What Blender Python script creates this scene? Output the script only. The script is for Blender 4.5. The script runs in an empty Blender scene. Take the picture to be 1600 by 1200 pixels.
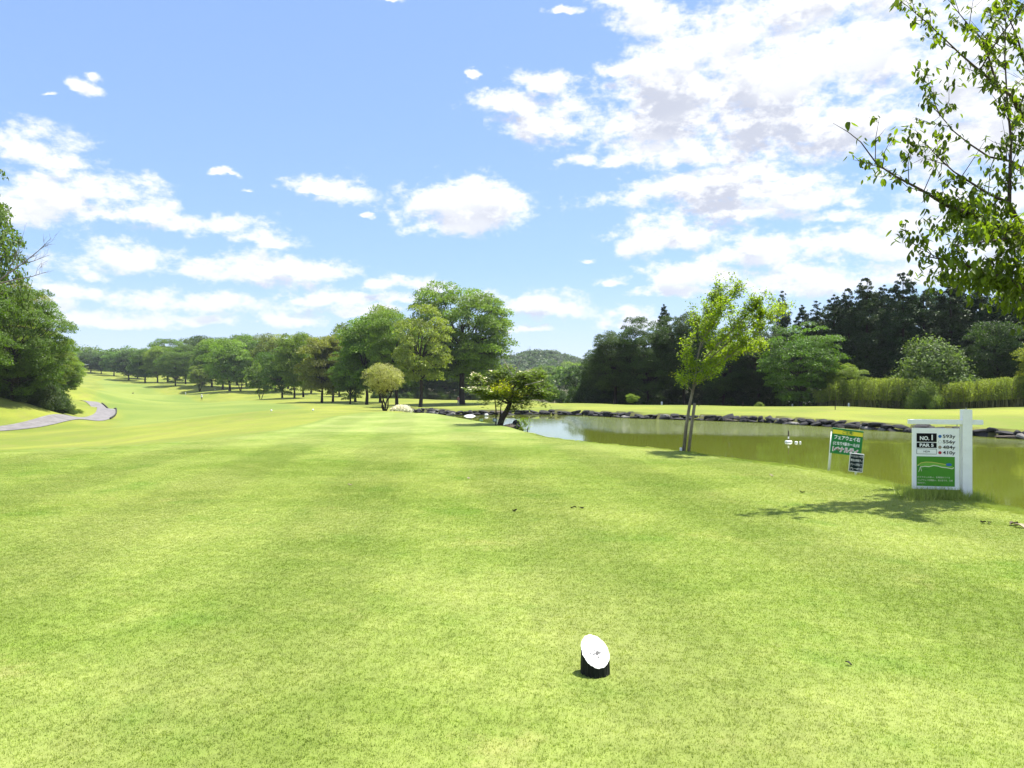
import bpy, math
import numpy as np
from mathutils import Vector, Matrix, Quaternion, Euler

R = math.radians
rng = np.random.default_rng(11)
scene = bpy.context.scene
COL = scene.collection
F = 1155.6            # focal length in photograph pixels (1600 wide)
EYE = 1.55            # eye height above the tee

# ------------------------------------------------------------------ camera
cam_data = bpy.data.cameras.new("camera")
cam_data.sensor_width = 36.0
cam_data.lens = 26.0
cam_data.clip_start = 0.05
cam_data.clip_end = 9000.0
cam = bpy.data.objects.new("camera", cam_data)
COL.objects.link(cam)
cam.location = (0, 0, EYE)
cam.rotation_euler = (R(90), 0, 0)
scene.camera = cam

# ------------------------------------------------------------------ light
SUN_AZ, SUN_EL = 58.0, 68.0        # degrees clockwise from +Y, above the horizon
sun_dir = Vector((math.sin(R(SUN_AZ)) * math.cos(R(SUN_EL)), math.cos(R(SUN_AZ)) * math.cos(R(SUN_EL)), math.sin(R(SUN_EL))))
sd = bpy.data.lights.new("sun", 'SUN')
sd.energy = 5.0
sd.angle = R(0.5)
sd.color = (1.0, 0.955, 0.87)
sun = bpy.data.objects.new("sun", sd)
sun.rotation_euler = sun_dir.to_track_quat('Z', 'Y').to_euler()
sun.location = (0, 0, 60)
COL.objects.link(sun)

scene.view_settings.view_transform = 'Standard'
scene.view_settings.look = 'None'
scene.view_settings.exposure = 1.27
scene.view_settings.gamma = 1.0
scene.view_settings.use_curve_mapping = False
cy = scene.cycles
cy.max_bounces = 6
cy.diffuse_bounces = 3
cy.glossy_bounces = 3
cy.transmission_bounces = 4
cy.transparent_max_bounces = 4
cy.caustics_reflective = False
cy.caustics_refractive = False
cy.sample_clamp_indirect = 6.0
cy.use_fast_gi = False


# ------------------------------------------------------------------ node helper
class NT:
    def __init__(self, tree):
        self.t = tree
        self.L = tree.links

    def n(self, typ, ins=None, **props):
        nd = self.t.nodes.new(typ)
        for k, v in props.items():
            setattr(nd, k, v)
        for k, v in (ins or {}).items():
            s = nd.inputs[k]
            if isinstance(v, bpy.types.NodeSocket):
                self.L.new(v, s)
            else:
                s.default_value = v
        return nd

    def m(self, op, a, b=None, c=None, clamp=False):
        ins = {0: a}
        if b is not None: ins[1] = b
        if c is not None: ins[2] = c
        return self.n('ShaderNodeMath', ins, operation=op, use_clamp=clamp).outputs[0]

    def v(self, op, a, b=None, c=None):
        ins = {0: a}
        if b is not None: ins[1] = b
        if c is not None: ins[2] = c
        nd = self.n('ShaderNodeVectorMath', ins, operation=op)
        return nd.outputs['Value'] if op in ('LENGTH', 'DOT_PRODUCT', 'DISTANCE') else nd.outputs[0]

    def mix(self, fac, a, b, blend='MIX'):
        nd = self.n('ShaderNodeMix', data_type='RGBA', blend_type=blend)
        for i, v in ((0, fac), (6, a), (7, b)):
            if isinstance(v, bpy.types.NodeSocket): self.L.new(v, nd.inputs[i])
            elif i == 0: nd.inputs[i].default_value = v
            else: nd.inputs[i].default_value = (*v[:3], 1.0)
        return nd.outputs[2]

    def smooth(self, x, lo, hi, a=0.0, b=1.0):
        return self.n('ShaderNodeMapRange', {0: x, 1: lo, 2: hi, 3: a, 4: b}, interpolation_type='SMOOTHSTEP').outputs[0]

    def noise(self, vec, scale, detail=4, rough=0.5, dist=0.0):
        return self.n('ShaderNodeTexNoise', {'Vector': vec, 'Scale': scale, 'Detail': detail, 'Roughness': rough, 'Distortion': dist}).outputs[0]


# ------------------------------------------------------------------ sky
# each cloud: position and half-size in photograph pixels, converted to azimuth and elevation
CLOUDS = [
    # left cumulus
    (30, 232, 82, 42), (85, 250, 40, 18),
    (110, 305, 130, 46), (40, 330, 90, 44), (215, 335, 110, 28), (340, 352, 90, 26), (410, 376, 62, 16),
    (205, 408, 72, 30), (130, 418, 70, 20), (400, 424, 140, 32), (320, 420, 60, 20), (480, 430, 55, 24),
    (110, 452, 110, 24), (340, 480, 120, 22), (240, 470, 70, 22), (520, 468, 90, 18), (460, 500, 110, 14), (150, 500, 120, 16), (560, 486, 70, 12), (60, 480, 60, 30), (300, 505, 90, 12),
    (655, 445, 62, 22), (588, 446, 46, 20), (620, 470, 60, 14),
    (690, 318, 92, 42), (775, 330, 78, 38), (730, 345, 110, 34),
    (492, 290, 46, 19), (535, 302, 36, 28), (566, 334, 10, 6),
    (112, 140, 20, 13), (132, 146, 24, 15), (150, 124, 16, 10), (70, 147, 8, 6), (340, 276, 18, 8), (362, 276, 18, 7), (388, 303, 10, 5),
    (838, 480, 66, 22), (880, 490, 58, 18), (980, 492, 40, 16), (910, 404, 23, 7), (820, 518, 40, 8), (960, 442, 26, 8),
    (755, 122, 9, 7), (615, 1, 30, 7), (880, 20, 36, 8), (985, 505, 50, 14), (750, 470, 60, 12),
    # large bank on the right
    (820, 165, 72, 26), (850, 130, 50, 20), (900, 185, 100, 44), (1010, 195, 150, 58), (950, 255, 72, 14), (960, 110, 30, 24), (1000, 40, 65, 70), (1010, 100, 60, 40),
    (1120, 70, 130, 110), (1250, 110, 160, 110), (1180, 200, 190, 70), (1090, 245, 110, 34), (1050, 295, 118, 40), (990, 308, 50, 22), (1130, 340, 120, 34),
    (1240, 320, 110, 22), (1060, 375, 110, 30), (985, 385, 46, 22), (1200, 390, 130, 34), (1300, 375, 110, 26), (1330, 320, 40, 14), (1300, 340, 60, 14),
    (1190, 275, 60, 20), (1240, 285, 60, 16), (1100, 432, 90, 26), (1180, 450, 110, 22), (1300, 440, 140, 34), (1420, 430, 130, 40), (1060, 455, 60, 16),
    (1180, 130, 200, 120), (1060, 150, 120, 80), (1250, 210, 190, 80), (1150, 300, 130, 50), (1380, 100, 170, 130), (1500, 120, 160, 150), (1600, 200, 150, 170), (1460, 240, 120, 90), (1360, 190, 130, 60), (1290, 230, 90, 34),
    (1480, 350, 160, 60), (1400, 395, 120, 34), (1560, 400, 130, 70), (1600, 60, 140, 90), (1700, 260, 180, 200), (1300, 0, 240, 60),
]


def azel(px, py):
    az = math.atan((px - 800) / F)
    return az, math.atan((600 - py) / F * math.cos(az))


def build_world():
    w = bpy.data.worlds.new("World")
    scene.world = w
    w.use_nodes = True
    nt = w.node_tree
    nt.nodes.clear()

    def field_group(name, clouds):
        """cloud amount as a function of direction; with clouds=None the same kind of scattered cloud everywhere"""
        g = bpy.data.node_groups.new(name, 'ShaderNodeTree')
        g.interface.new_socket("Dir", in_out='INPUT', socket_type='NodeSocketVector')
        g.interface.new_socket("Field", in_out='OUTPUT', socket_type='NodeSocketFloat')
        a = NT(g)
        gi = a.n('NodeGroupInput'); go = a.n('NodeGroupOutput')
        d = gi.outputs[0]
        st = a.v('MULTIPLY', d, (1.0, 1.0, 1.7))
        if clouds is None:
            big = a.noise(st, 2.3, 2, 0.5)
            base = a.m('MULTIPLY_ADD', a.m('SUBTRACT', big, 0.50), 7.0, 0.0)
            base = a.m('MINIMUM', a.m('MAXIMUM', base, -1.5), 0.85)
        else:
            warp = a.n('ShaderNodeTexNoise', {'Vector': st, 'Scale': 7.0, 'Detail': 3.0, 'Roughness': 0.55}).outputs[1]
            d2 = a.v('MULTIPLY_ADD', a.v('SUBTRACT', warp, (0.5, 0.5, 0.5)), (0.075, 0.075, 0.03), d)
            w2 = a.n('ShaderNodeTexNoise', {'Vector': st, 'Scale': 26.0, 'Detail': 3.0, 'Roughness': 0.6}).outputs[1]
            d2 = a.v('MULTIPLY_ADD', a.v('SUBTRACT', w2, (0.5, 0.5, 0.5)), (0.036, 0.036, 0.022), d2)
            sp = a.n('ShaderNodeSeparateXYZ', {0: a.v('NORMALIZE', d2)})
            u = a.m('ARCTAN2', sp.outputs[0], sp.outputs[1])
            el = a.m('ARCSINE', sp.outputs[2])
            p = a.n('ShaderNodeCombineXYZ', {0: u, 1: el, 2: el}).outputs[0]
            acc = None
            for (px, py, rx, ry) in clouds:
                a0, _ = azel(px - rx, py); a1, _ = azel(px + rx, py)
                cu, cv = azel(px, py)
                ru = (a1 - a0) / 2
                rv = abs(azel(px, py - ry)[1] - azel(px, py + ry)[1]) / 2
                ix, iy = 1 / ru, 1 / rv
                q = a.v('MULTIPLY_ADD', p, (ix, iy, -1.5 * iy), (-cu * ix, -cv * iy, 1.5 * cv * iy))
                q = a.v('MAXIMUM', q, (-99, 0, 0))
                ln = a.v('LENGTH', q)
                acc = ln if acc is None else a.m('SMOOTH_MIN', acc, ln, 0.35)
            base = a.m('SUBTRACT', 1.14, acc)
            base = a.m('MINIMUM', a.m('MAXIMUM', base, -1.5), 1.45)
        n1 = a.noise(st, 13.0, 8, 0.60)
        n2 = a.noise(st, 36.0, 5, 0.62)
        fld = a.m('MULTIPLY_ADD', a.m('SUBTRACT', n1, 0.5), 3.0, base)
        fld = a.m('MULTIPLY_ADD', a.m('SUBTRACT', n2, 0.5), 1.7, fld)
        n3 = a.noise(st, 95.0, 4, 0.65)
        fld = a.m('MULTIPLY_ADD', a.m('SUBTRACT', n3, 0.5), 0.8, fld)
        g.links.new(fld, go.inputs[0])
        return g

    b = NT(nt)
    tc = b.n('ShaderNodeTexCoord')
    D = tc.outputs['Generated']
    sep = b.n('ShaderNodeSeparateXYZ', {0: D})
    elz = sep.outputs[2]
    sky = b.n('ShaderNodeTexSky', sky_type='NISHITA', sun_disc=False, sun_elevation=R(SUN_EL), sun_rotation=R(SUN_AZ), altitude=50.0,
              air_density=1.0, dust_density=0.6, ozone_density=1.6)
    # the Nishita sky leaned towards the clean blue of the photograph, with a pale haze low down
    skc = b.mix(0.7, sky.outputs[0], b.mix(b.smooth(elz, 0.0, 0.5), (1.50, 2.50, 4.30), (1.30, 2.15, 4.15)))
    hz = b.smooth(elz, -0.02, 0.16, 0.62, 0.0)
    skc = b.mix(hz, skc, (3.5, 4.0, 4.9))
    up = b.v('NORMALIZE', b.v('ADD', D, (0.006, 0.0, 0.018)))
    lowm = b.smooth(elz, 0.0, 0.26, 0.45, 0.0)

    def background(name, clouds):
        g = field_group(name, clouds)
        f1 = b.n('ShaderNodeGroup'); f1.node_tree = g; nt.links.new(D, f1.inputs[0])
        f2 = b.n('ShaderNodeGroup'); f2.node_tree = g; nt.links.new(up, f2.inputs[0])
        dens = b.smooth(f1.outputs[0], -0.10, 0.85)
        # light on the clouds: lit edges, grey-lavender where much cloud lies above
        shade = b.smooth(f2.outputs[0], 0.42, 1.20)
        soft = b.noise(b.v('MULTIPLY', D, (1, 1, 2.0)), 5.0, 3, 0.5)
        shade = b.m('MULTIPLY', shade, b.smooth(soft, 0.40, 0.60, 0.35, 1.0))
        ccol = b.mix(shade, (4.8, 4.85, 5.0), (2.75, 2.92, 3.45))
        ccol = b.mix(lowm, ccol, (3.0, 3.5, 4.6))
        return b.n('ShaderNodeBackground', {0: b.mix(dens, skc, ccol), 1: 0.1}).outputs[0]

    left = background('clouds_left', [c for c in CLOUDS if c[0] - c[2] < 800])
    right = background('clouds_right', [c for c in CLOUDS if c[0] + c[2] > 700])
    gen = background('clouds_around', None)
    low = b.n('ShaderNodeBackground', {0: skc, 1: 0.1}).outputs[0]
    # pick the part of the sky (the parts agree where they meet, so this only saves work)
    uu = b.m('ARCTAN2', sep.outputs[0], sep.outputs[1])
    side = b.m('GREATER_THAN', uu, azel(755, 300)[0])
    front = b.n('ShaderNodeMixShader', {0: side, 1: left, 2: right}).outputs[0]
    outm = b.m('MAXIMUM', b.smooth(b.m('ABSOLUTE', uu), 0.68, 0.85), b.smooth(elz, 0.47, 0.58))
    allsky = b.n('ShaderNodeMixShader', {0: outm, 1: front, 2: gen}).outputs[0]
    fin = b.n('ShaderNodeMixShader', {0: b.m('LESS_THAN', elz, -0.01), 1: allsky, 2: low}).outputs[0]
    b.n('ShaderNodeOutputWorld', {0: fin})
    w.cycles.sampling_method = 'MANUAL'
    w.cycles.sample_map_resolution = 512


build_world()


# ------------------------------------------------------------------ scene helpers
def tag(o, label=None, cat=None, group=None, kind=None):
    if label: o['label'] = label
    if cat: o['category'] = cat
    if group: o['group'] = group
    if kind: o['kind'] = kind
    return o


def link(o, parent=None):
    COL.objects.link(o)
    if parent is not None: o.parent = parent
    return o


def empty(name, loc, label=None, cat=None, group=None, rz=0.0, sc=1.0):
    o = bpy.data.objects.new(name, None)
    o.empty_display_size = 0.2
    o.location = loc; o.rotation_euler = (0, 0, rz)
    o.scale = (sc, sc, sc) if not isinstance(sc, tuple) else sc
    link(o)
    return tag(o, label, cat, group)


def mesh_quads(name, V, Q, mats, midx=None, rnd=None, smooth=False):
    """mesh of quads (or triangles: Q with 3 columns) from arrays"""
    V = np.asarray(V, dtype=np.float32); Q = np.asarray(Q, dtype=np.int32)
    me = bpy.data.meshes.new(name)
    k = Q.shape[1]
    me.vertices.add(len(V)); me.vertices.foreach_set('co', V.ravel())
    me.loops.add(Q.size); me.loops.foreach_set('vertex_index', Q.ravel())
    me.polygons.add(len(Q)); me.polygons.foreach_set('loop_start', np.arange(0, Q.size, k, dtype=np.int32))
    if smooth: me.polygons.foreach_set('use_smooth', np.ones(len(Q), dtype=bool))
    for m in (mats if isinstance(mats, (list, tuple)) else [mats]): me.materials.append(m)
    if midx is not None: me.polygons.foreach_set('material_index', np.asarray(midx, dtype=np.int32))
    if rnd is not None:
        at = me.attributes.new('rnd', 'FLOAT', 'FACE')
        at.data.foreach_set('value', np.asarray(rnd, dtype=np.float32))
    me.update(calc_edges=True)
    return me


class Geo:
    """polygon collector"""
    def __init__(self): self.v = []; self.f = []; self.m = []

    def add(self, vs, fs, m=0):
        o = len(self.v)
        self.v += [tuple(p) for p in vs]
        self.f += [tuple(i + o for i in f) for f in fs]
        self.m += [m] * len(fs)
        return self

    def box(self, c, s, rot=None, m=0, bev=0.0):
        x, y, z = s[0] / 2, s[1] / 2, s[2] / 2
        if bev > 0:
            b = bev
            P = []
            for (sx, sy) in ((-1, -1), (1, -1), (1, 1), (-1, 1)):
                P.append((sx * (x - b), sy * (y - b), -z))
            for lvl in (-z + b, z - b):
                for (sx, sy) in ((-1, -1), (1, -1), (1, 1), (-1, 1)):
                    P.append((sx * x, sy * y, lvl))
            for (sx, sy) in ((-1, -1), (1, -1), (1, 1), (-1, 1)):
                P.append((sx * (x - b), sy * (y - b), z))
            fs = [(3, 2, 1, 0), (12, 13, 14, 15)]
            for l in range(3):
                for i in range(4):
                    j = (i + 1) % 4
                    fs.append((l * 4 + i, l * 4 + j, l * 4 + 4 + j, l * 4 + 4 + i))
        else:
            P = [(-x, -y, -z), (x, -y, -z), (x, y, -z), (-x, y, -z), (-x, -y, z), (x, -y, z), (x, y, z), (-x, y, z)]
            fs = [(3, 2, 1, 0), (4, 5, 6, 7), (0, 1, 5, 4), (1, 2, 6, 5), (2, 3, 7, 6), (3, 0, 4, 7)]
        M = (rot.to_matrix() if rot is not None else Matrix.Identity(3))
        return self.add([M @ Vector(p) + Vector(c) for p in P], fs, m)

    def tube(self, pts, rad, n=6, m=0, cap=True):
        pts = [Vector(p) for p in pts]
        if not hasattr(rad, '__len__'): rad = [rad] * len(pts)
        vs, fs = [], []
        ref = Vector((0.31, 0.87, 0.2)).normalized()
        for i, p in enumerate(pts):
            t = (pts[min(i + 1, len(pts) - 1)] - pts[max(i - 1, 0)])
            t = t.normalized() if t.length > 1e-9 else Vector((0, 0, 1))
            a = t.cross(ref)
            if a.length < 0.05: a = t.cross(Vector((1, 0, 0)))
            a.normalize(); b = t.cross(a)
            for k in range(n):
                an = 2 * math.pi * k / n
                vs.append(p + (a * math.cos(an) + b * math.sin(an)) * rad[i])
        for i in range(len(pts) - 1):
            for k in range(n):
                k2 = (k + 1) % n
                fs.append((i * n + k, i * n + k2, (i + 1) * n + k2, (i + 1) * n + k))
        if cap:
            fs.append(tuple(range(n - 1, -1, -1)))
            fs.append(tuple((len(pts) - 1) * n + k for k in range(n)))
        return self.add(vs, fs, m)

    def mesh(self, name, mats, smooth=False):
        me = bpy.data.meshes.new(name)
        me.from_pydata(self.v, [], self.f)
        for m in (mats if isinstance(mats, (list, tuple)) else [mats]): me.materials.append(m)
        me.polygons.foreach_set('material_index', np.array(self.m, dtype=np.int32))
        if smooth: me.polygons.foreach_set('use_smooth', np.ones(len(self.f), dtype=bool))
        me.update()
        return me

    def obj(self, name, mats, parent=None, smooth=False, loc=None):
        o = bpy.data.objects.new(name, self.mesh(name, mats, smooth))
        if loc is not None: o.location = loc
        return link(o, parent)


def mat(name):
    m = bpy.data.materials.new(name); m.use_nodes = True
    m.node_tree.nodes.clear()
    return m, NT(m.node_tree)


def simple(name, color, rough=0.6, var=0.12, scale=8.0, bump=0.0, spec=0.4, metal=0.0):
    m, a = mat(name)
    pos = a.n('ShaderNodeTexCoord').outputs['Object']
    nz = a.noise(pos, scale, 5, 0.6)
    c = a.mix(a.smooth(nz, 0.3, 0.7), tuple(x * (1 - var) for x in color), tuple(min(1, x * (1 + var)) for x in color))
    bs = a.n('ShaderNodeBsdfPrincipled', {'Base Color': c, 'Roughness': rough, 'Specular IOR Level': spec, 'Metallic': metal})
    if bump:
        bp = a.n('ShaderNodeBump', {'Strength': bump, 'Distance': 0.02, 'Height': a.noise(pos, scale * 3, 6, 0.65)})
        a.L.new(bp.outputs[0], bs.inputs['Normal'])
    a.n('ShaderNodeOutputMaterial', {0: bs.outputs[0]})
    return m


def corrected(px, d):
    """distances read off for the right-hand side, corrected: the pond lies only 0.85 m below the tee"""
    w = min(1, max(0, (px - 830) / 90)); w = w * w * (3 - 2 * w)
    v = float(np.interp(d, [42, 64, 170, 300], [0, 1, 1, 0]))
    return d * (1 - .24 * w * v)


def P(px, py, d):
    d = corrected(px, d)
    return Vector(((px - 800) / F * d, d, EYE + (600 - py) / F * d))


# ------------------------------------------------------------------ terrain
TEE = np.array([(6.6, -25), (6.3, 6), (6.25, 8.8), (6.05, 10), (5.85, 11.3), (5.7, 13.3), (4.75, 15.6), (3.95, 17.4), (2.7, 19), (1.7, 20.4), (1.0, 22), (.55, 24),
                (-.3, 27.5), (-1.6, 31.5), (-3.1, 35.8), (-4.3, 39.5), (-6.2, 41), (-8.0, 40), (-8.4, 36), (-7.9, 30), (-7.7, 25), (-8.3, 21), (-9.2, 18.5), (-11.2, 16.6), (-15, 15), (-22, 12), (-26, -25)])
WATER_Z = -0.85


def shore(px, py):
    d = (EYE - WATER_Z) * F / (py - 600)
    return ((px - 800) / F * d, d)


POND = np.array([shore(*q) for q in ((700, 649), (760, 648), (850, 647.5), (920, 649.5), (1000, 654), (1100, 657), (1200, 660.5), (1300, 667), (1400, 674), (1500, 680), (1600, 686))]
                + [(25, 26), (26, 16), (24, 4), (18, -3), (12.5, -2), (11.6, 4), (11, 9), (10, 12.5), (8.6, 15.5), (6.9, 18.6), (4.9, 21.9), (3.4, 25.2), (2.3, 29), (1.0, 33.5), (-0.8, 38), (-2.6, 42), (-4.6, 46), (-7, 51), (-8.4, 57), (-9.0, 63), (-7.0, 61.5)])
# ground points read off the photograph: pixel, pixel, distance
CP = [(100, 692, 37), (0, 706, 33), (-200, 740, 28), (300, 682, 43), (200, 666, 60), (300, 650, 74), (424, 641, 62), (489, 640, 62), (560, 641, 66), (470, 655, 46), (400, 668, 40), (350, 672, 44),
      (605, 640, 48), (625, 642, 46), (660, 642, 58), (380, 632, 115), (250, 641, 98), (315, 626, 205), (206, 622, 235), (100, 612, 220), (170, 600, 300), (190, 590, 345), (240, 598, 292),
      (300, 603, 262), (370, 611, 222), (440, 621, 166), (510, 628, 140), (560, 632, 122), (450, 632, 128), (510, 634, 105), (613, 634, 112), (657, 638, 102), (718, 632, 125), (650, 624, 182),
      (760, 626, 180), (716, 634, 122), (800, 632, 122), (840, 636, 112), (880, 633, 110), (930, 630, 110), (1035, 635.5, 107), (1125, 633.5, 100), (1210, 639, 97), (1320, 633.5, 91), (1400, 640, 88),
      (1500, 639.5, 83), (1600, 635, 80), (1700, 635, 76), (1900, 640, 70), (760, 641, 63), (700, 641, 66), (315, 631.5, 150), (335, 630, 175), (206, 628, 190), (206, 633, 150), (262, 629, 178), (300, 636, 118),
      (-30, 672, 60), (60, 663, 66), (125, 656, 76), (160, 649, 88), (162, 641, 108), (120, 633, 132), (0, 620, 72), (70, 640, 78), (-150, 602, 70), (-150, 570, 90), (0, 595, 100), (60, 615, 105), (-500, 560, 70),
      (150, 630, 130), (60, 590, 200), (170, 578, 420), (260, 580, 420), (400, 596, 400), (600, 612, 330), (820, 612, 300), (1000, 618, 200), (1300, 612, 180), (1600, 606, 170), (-400, 560, 250)]


def _rbf():
    pts = np.array([P(*c) for c in CP])
    extra = np.array([(0, -40, -1.0), (30, -40, -.8), (-40, -30, 0.0), (-60, 10, 0.5), (60, 10, -.6), (70, 60, -0.6), (12, 30, -1.0), (-12, 58, -.8),
                      (25, 5, -.8), (-25, 40, -1.8), (300, -300, 0), (-300, -300, 0), (400, 200, 3), (-400, 100, 12), (-300, 600, 22), (0, 700, 6), (400, 600, 6), (-90, 140, 4.5)])
    pts = np.vstack([pts, extra])
    c = 6.0
    D = np.sqrt(((pts[:, None, :2] - pts[None, :, :2]) ** 2).sum(-1) + c * c)
    n = len(pts)
    A = np.zeros((n + 3, n + 3))
    A[:n, :n] = D - np.eye(n) * 0.25
    A[:n, n] = 1; A[:n, n + 1:n + 3] = pts[:, :2] / 100
    A[n:, :n] = A[:n, n:].T
    sol = np.linalg.solve(A, np.concatenate([pts[:, 2], np.zeros(3)]))
    return pts, sol, c


_PTS, _SOL, _C = _rbf()


def poly_sd(X, Y, poly):
    """signed distance, negative inside"""
    d2 = np.full(X.shape, 1e18); inside = np.zeros(X.shape, dtype=bool)
    n = len(poly)
    for i in range(n):
        ax, ay = poly[i]; bx, by = poly[(i + 1) % n]
        ex, ey = bx - ax, by - ay
        t = np.clip(((X - ax) * ex + (Y - ay) * ey) / (ex * ex + ey * ey), 0, 1)
        d2 = np.minimum(d2, (X - ax - t * ex) ** 2 + (Y - ay - t * ey) ** 2)
        c = (ay > Y) != (by > Y)
        with np.errstate(divide='ignore', invalid='ignore'):
            xi = (bx - ax) * (Y - ay) / (by - ay if by != ay else 1e-12) + ax
        inside ^= c & (X < xi)
    d = np.sqrt(d2)
    return np.where(inside, -d, d)


def sstep(x, a, b):
    t = np.clip((x - a) / (b - a), 0, 1)
    return t * t * (3 - 2 * t)


def undul(X, Y, s):
    return (np.sin(X / s + 1.3) * np.cos(Y / (s * 1.3) + .4) + .5 * np.sin(X / (s * .47) + Y / (s * .61)) + .3 * np.cos(Y / (s * .33) - X / (s * .7)))


def height(X, Y):
    X = np.atleast_1d(np.asarray(X, dtype=float)); Y = np.atleast_1d(np.asarray(Y, dtype=float))
    shp = X.shape; X = X.ravel(); Y = Y.ravel()
    n = len(_PTS)
    z = np.full(X.shape, _SOL[n]) + _SOL[n + 1] * X / 100 + _SOL[n + 2] * Y / 100
    for i in range(n):
        z += _SOL[i] * np.sqrt((X - _PTS[i, 0]) ** 2 + (Y - _PTS[i, 1]) ** 2 + _C * _C)
    r = np.hypot(X, Y)
    z = np.where(r > 520, z * (1 - sstep(r, 520, 760)) + 4.0 * sstep(r, 520, 760), z)
    # far wooded hill
    z += 14 * np.exp(-(((X - 26) / 40) ** 2 + ((Y - 640) / 90) ** 2))
    z += 9 * np.exp(-(((X + 20) / 70) ** 2 + ((Y - 690) / 90) ** 2))
    z += 3 * np.exp(-(((X - 90) / 60) ** 2 + ((Y - 560) / 90) ** 2))
    td = poly_sd(X, Y, TEE)
    pd = poly_sd(X, Y, POND)
    z += 0.12 * undul(X, Y, 9.0) * sstep(r, 45, 90) * (X < 5)
    lip = np.where(td < 6.5, -0.80, -0.44 + 0.04 * undul(X, Y, 3.0))
    z = z + (lip - z) * (1 - sstep(pd, 0.3, 5.0))
    wt = np.where((X > -2) | (Y > 33), 1.9, 9.0)
    wt = np.where((X < -6.5), 13.0, wt)
    k = 1 - sstep(td, -0.15, wt)
    tz = 0.025 * undul(X, Y, 4.5) * sstep(r, 6, 12) + 0.012 * undul(X, Y, 1.9)
    z = z + (tz - z) * k
    z = np.where(pd < 0, np.minimum(z, WATER_Z - 0.05 + pd * 0.9), z)
    return z.reshape(shp)


def gh(x, y): return float(height([x], [y])[0])


def turf_color(a, zone, litter=None):
    """albedo of mown turf from world position"""
    pos = a.n('ShaderNodeNewGeometry').outputs['Position']
    n1 = a.noise(pos, 0.32, 4, 0.55)
    n2 = a.noise(pos, 1.7, 5, 0.62)
    n3 = a.noise(pos, 9.0, 5, 0.7)
    tee = a.mix(a.smooth(n1, 0.35, 0.68), (0.130, 0.182, 0.028), (0.210, 0.244, 0.066))
    tee = a.mix(a.m('MULTIPLY', a.smooth(n2, 0.46, 0.74), 0.42), tee, (0.27, 0.30, 0.085))
    nl = a.noise(pos, 0.75, 5, 0.6)
    tee = a.mix(a.m('MULTIPLY', a.smooth(nl, 0.54, 0.70), 0.5), tee, (0.085, 0.165, 0.014))
    # straw-coloured worn spots
    n4 = a.noise(a.v('ADD', pos, (13.1, 4.2, 0)), 0.9, 6, 0.72)
    tee = a.mix(a.m('MULTIPLY', a.smooth(n4, 0.58, 0.72), 0.30), tee, (0.33, 0.29, 0.12))
    # faint bands left by the mower
    px_ = a.n('ShaderNodeSeparateXYZ', {0: pos})
    ph = a.m('MULTIPLY_ADD', px_.outputs[0], 2.7, a.m('MULTIPLY', px_.outputs[1], 0.32))
    bd = a.smooth(a.m('SINE', a.m('ADD', ph, a.m('MULTIPLY', n1, 2.0))), -0.5, 0.5, 0.93, 1.06)
    tee = a.mix(1.0, tee, a.n('ShaderNodeCombineColor', {0: bd, 1: bd, 2: bd}).outputs[0], 'MULTIPLY')
    rough = a.mix(a.smooth(a.noise(pos, 0.09, 5, 0.6), 0.35, 0.65), (0.150, 0.195, 0.022), (0.245, 0.270, 0.036))
    rough = a.mix(a.m('MULTIPLY', a.smooth(a.noise(pos, 0.5, 5, 0.65), 0.45, 0.7), 0.5), rough, (0.215, 0.195, 0.055))
    mound_shade = a.noise(a.v('MULTIPLY', pos, (0.25, 0.08, 1)), 1.0, 5, 0.65)  # stretched darker patches painted in for the shading the low mounds lack
    rough = a.mix(a.m('MULTIPLY', a.smooth(mound_shade, 0.48, 0.68), 0.5), rough, (0.125, 0.165, 0.03))
    fair = a.mix(a.smooth(a.noise(pos, 0.05, 4, 0.55), 0.35, 0.65), (0.135, 0.195, 0.032), (0.205, 0.250, 0.046))
    c = a.mix(1.0, a.mix(a.smooth(zone, 0.0, 0.5), rough, fair), (0.84, 0.84, 0.84), 'MULTIPLY')
    c = a.mix(a.smooth(zone, 0.5, 1.0), c, tee)
    f3 = a.smooth(n3, 0.25, 0.75, 0.84, 1.16)
    c = a.mix(1.0, c, a.n('ShaderNodeCombineColor', {0: f3, 1: f3, 2: f3}).outputs[0], 'MULTIPLY')
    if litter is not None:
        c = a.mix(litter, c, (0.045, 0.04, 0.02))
    return c


def ground_material():
    m, a = mat("ground_turf")
    zone = a.n('ShaderNodeAttribute', attribute_name='zone').outputs['Fac']
    lit = a.n('ShaderNodeAttribute', attribute_name='litter').outputs['Fac']
    c = turf_color(a, zone, lit)
    pos = a.n('ShaderNodeNewGeometry').outputs['Position']
    h = a.m('MULTIPLY_ADD', a.noise(pos, 60.0, 5, 0.7), 0.5, a.noise(pos, 9.0, 6, 0.7))
    bp = a.n('ShaderNodeBump', {'Strength': 0.45, 'Distance': 0.035, 'Height': h})
    bs = a.n('ShaderNodeBsdfPrincipled', {'Base Color': c, 'Roughness': 0.9, 'Specular IOR Level': 0.12, 'Normal': bp.outputs[0],
                                          'Sheen Weight': 0.15, 'Sheen Tint': (0.8, 0.9, 0.4, 1)})
    a.n('ShaderNodeOutputMaterial', {0: bs.outputs[0]})
    return m


FAIRWAY = np.array([P(*q)[:2] for q in ((180, 660, 60), (330, 655, 62), (420, 645, 66), (480, 634, 95), (420, 628, 140), (330, 622, 190), (260, 612, 240), (200, 602, 300), (170, 594, 340), (150, 598, 310), (165, 612, 240), (150, 622, 190), (150, 632, 135), (190, 645, 88))])


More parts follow.
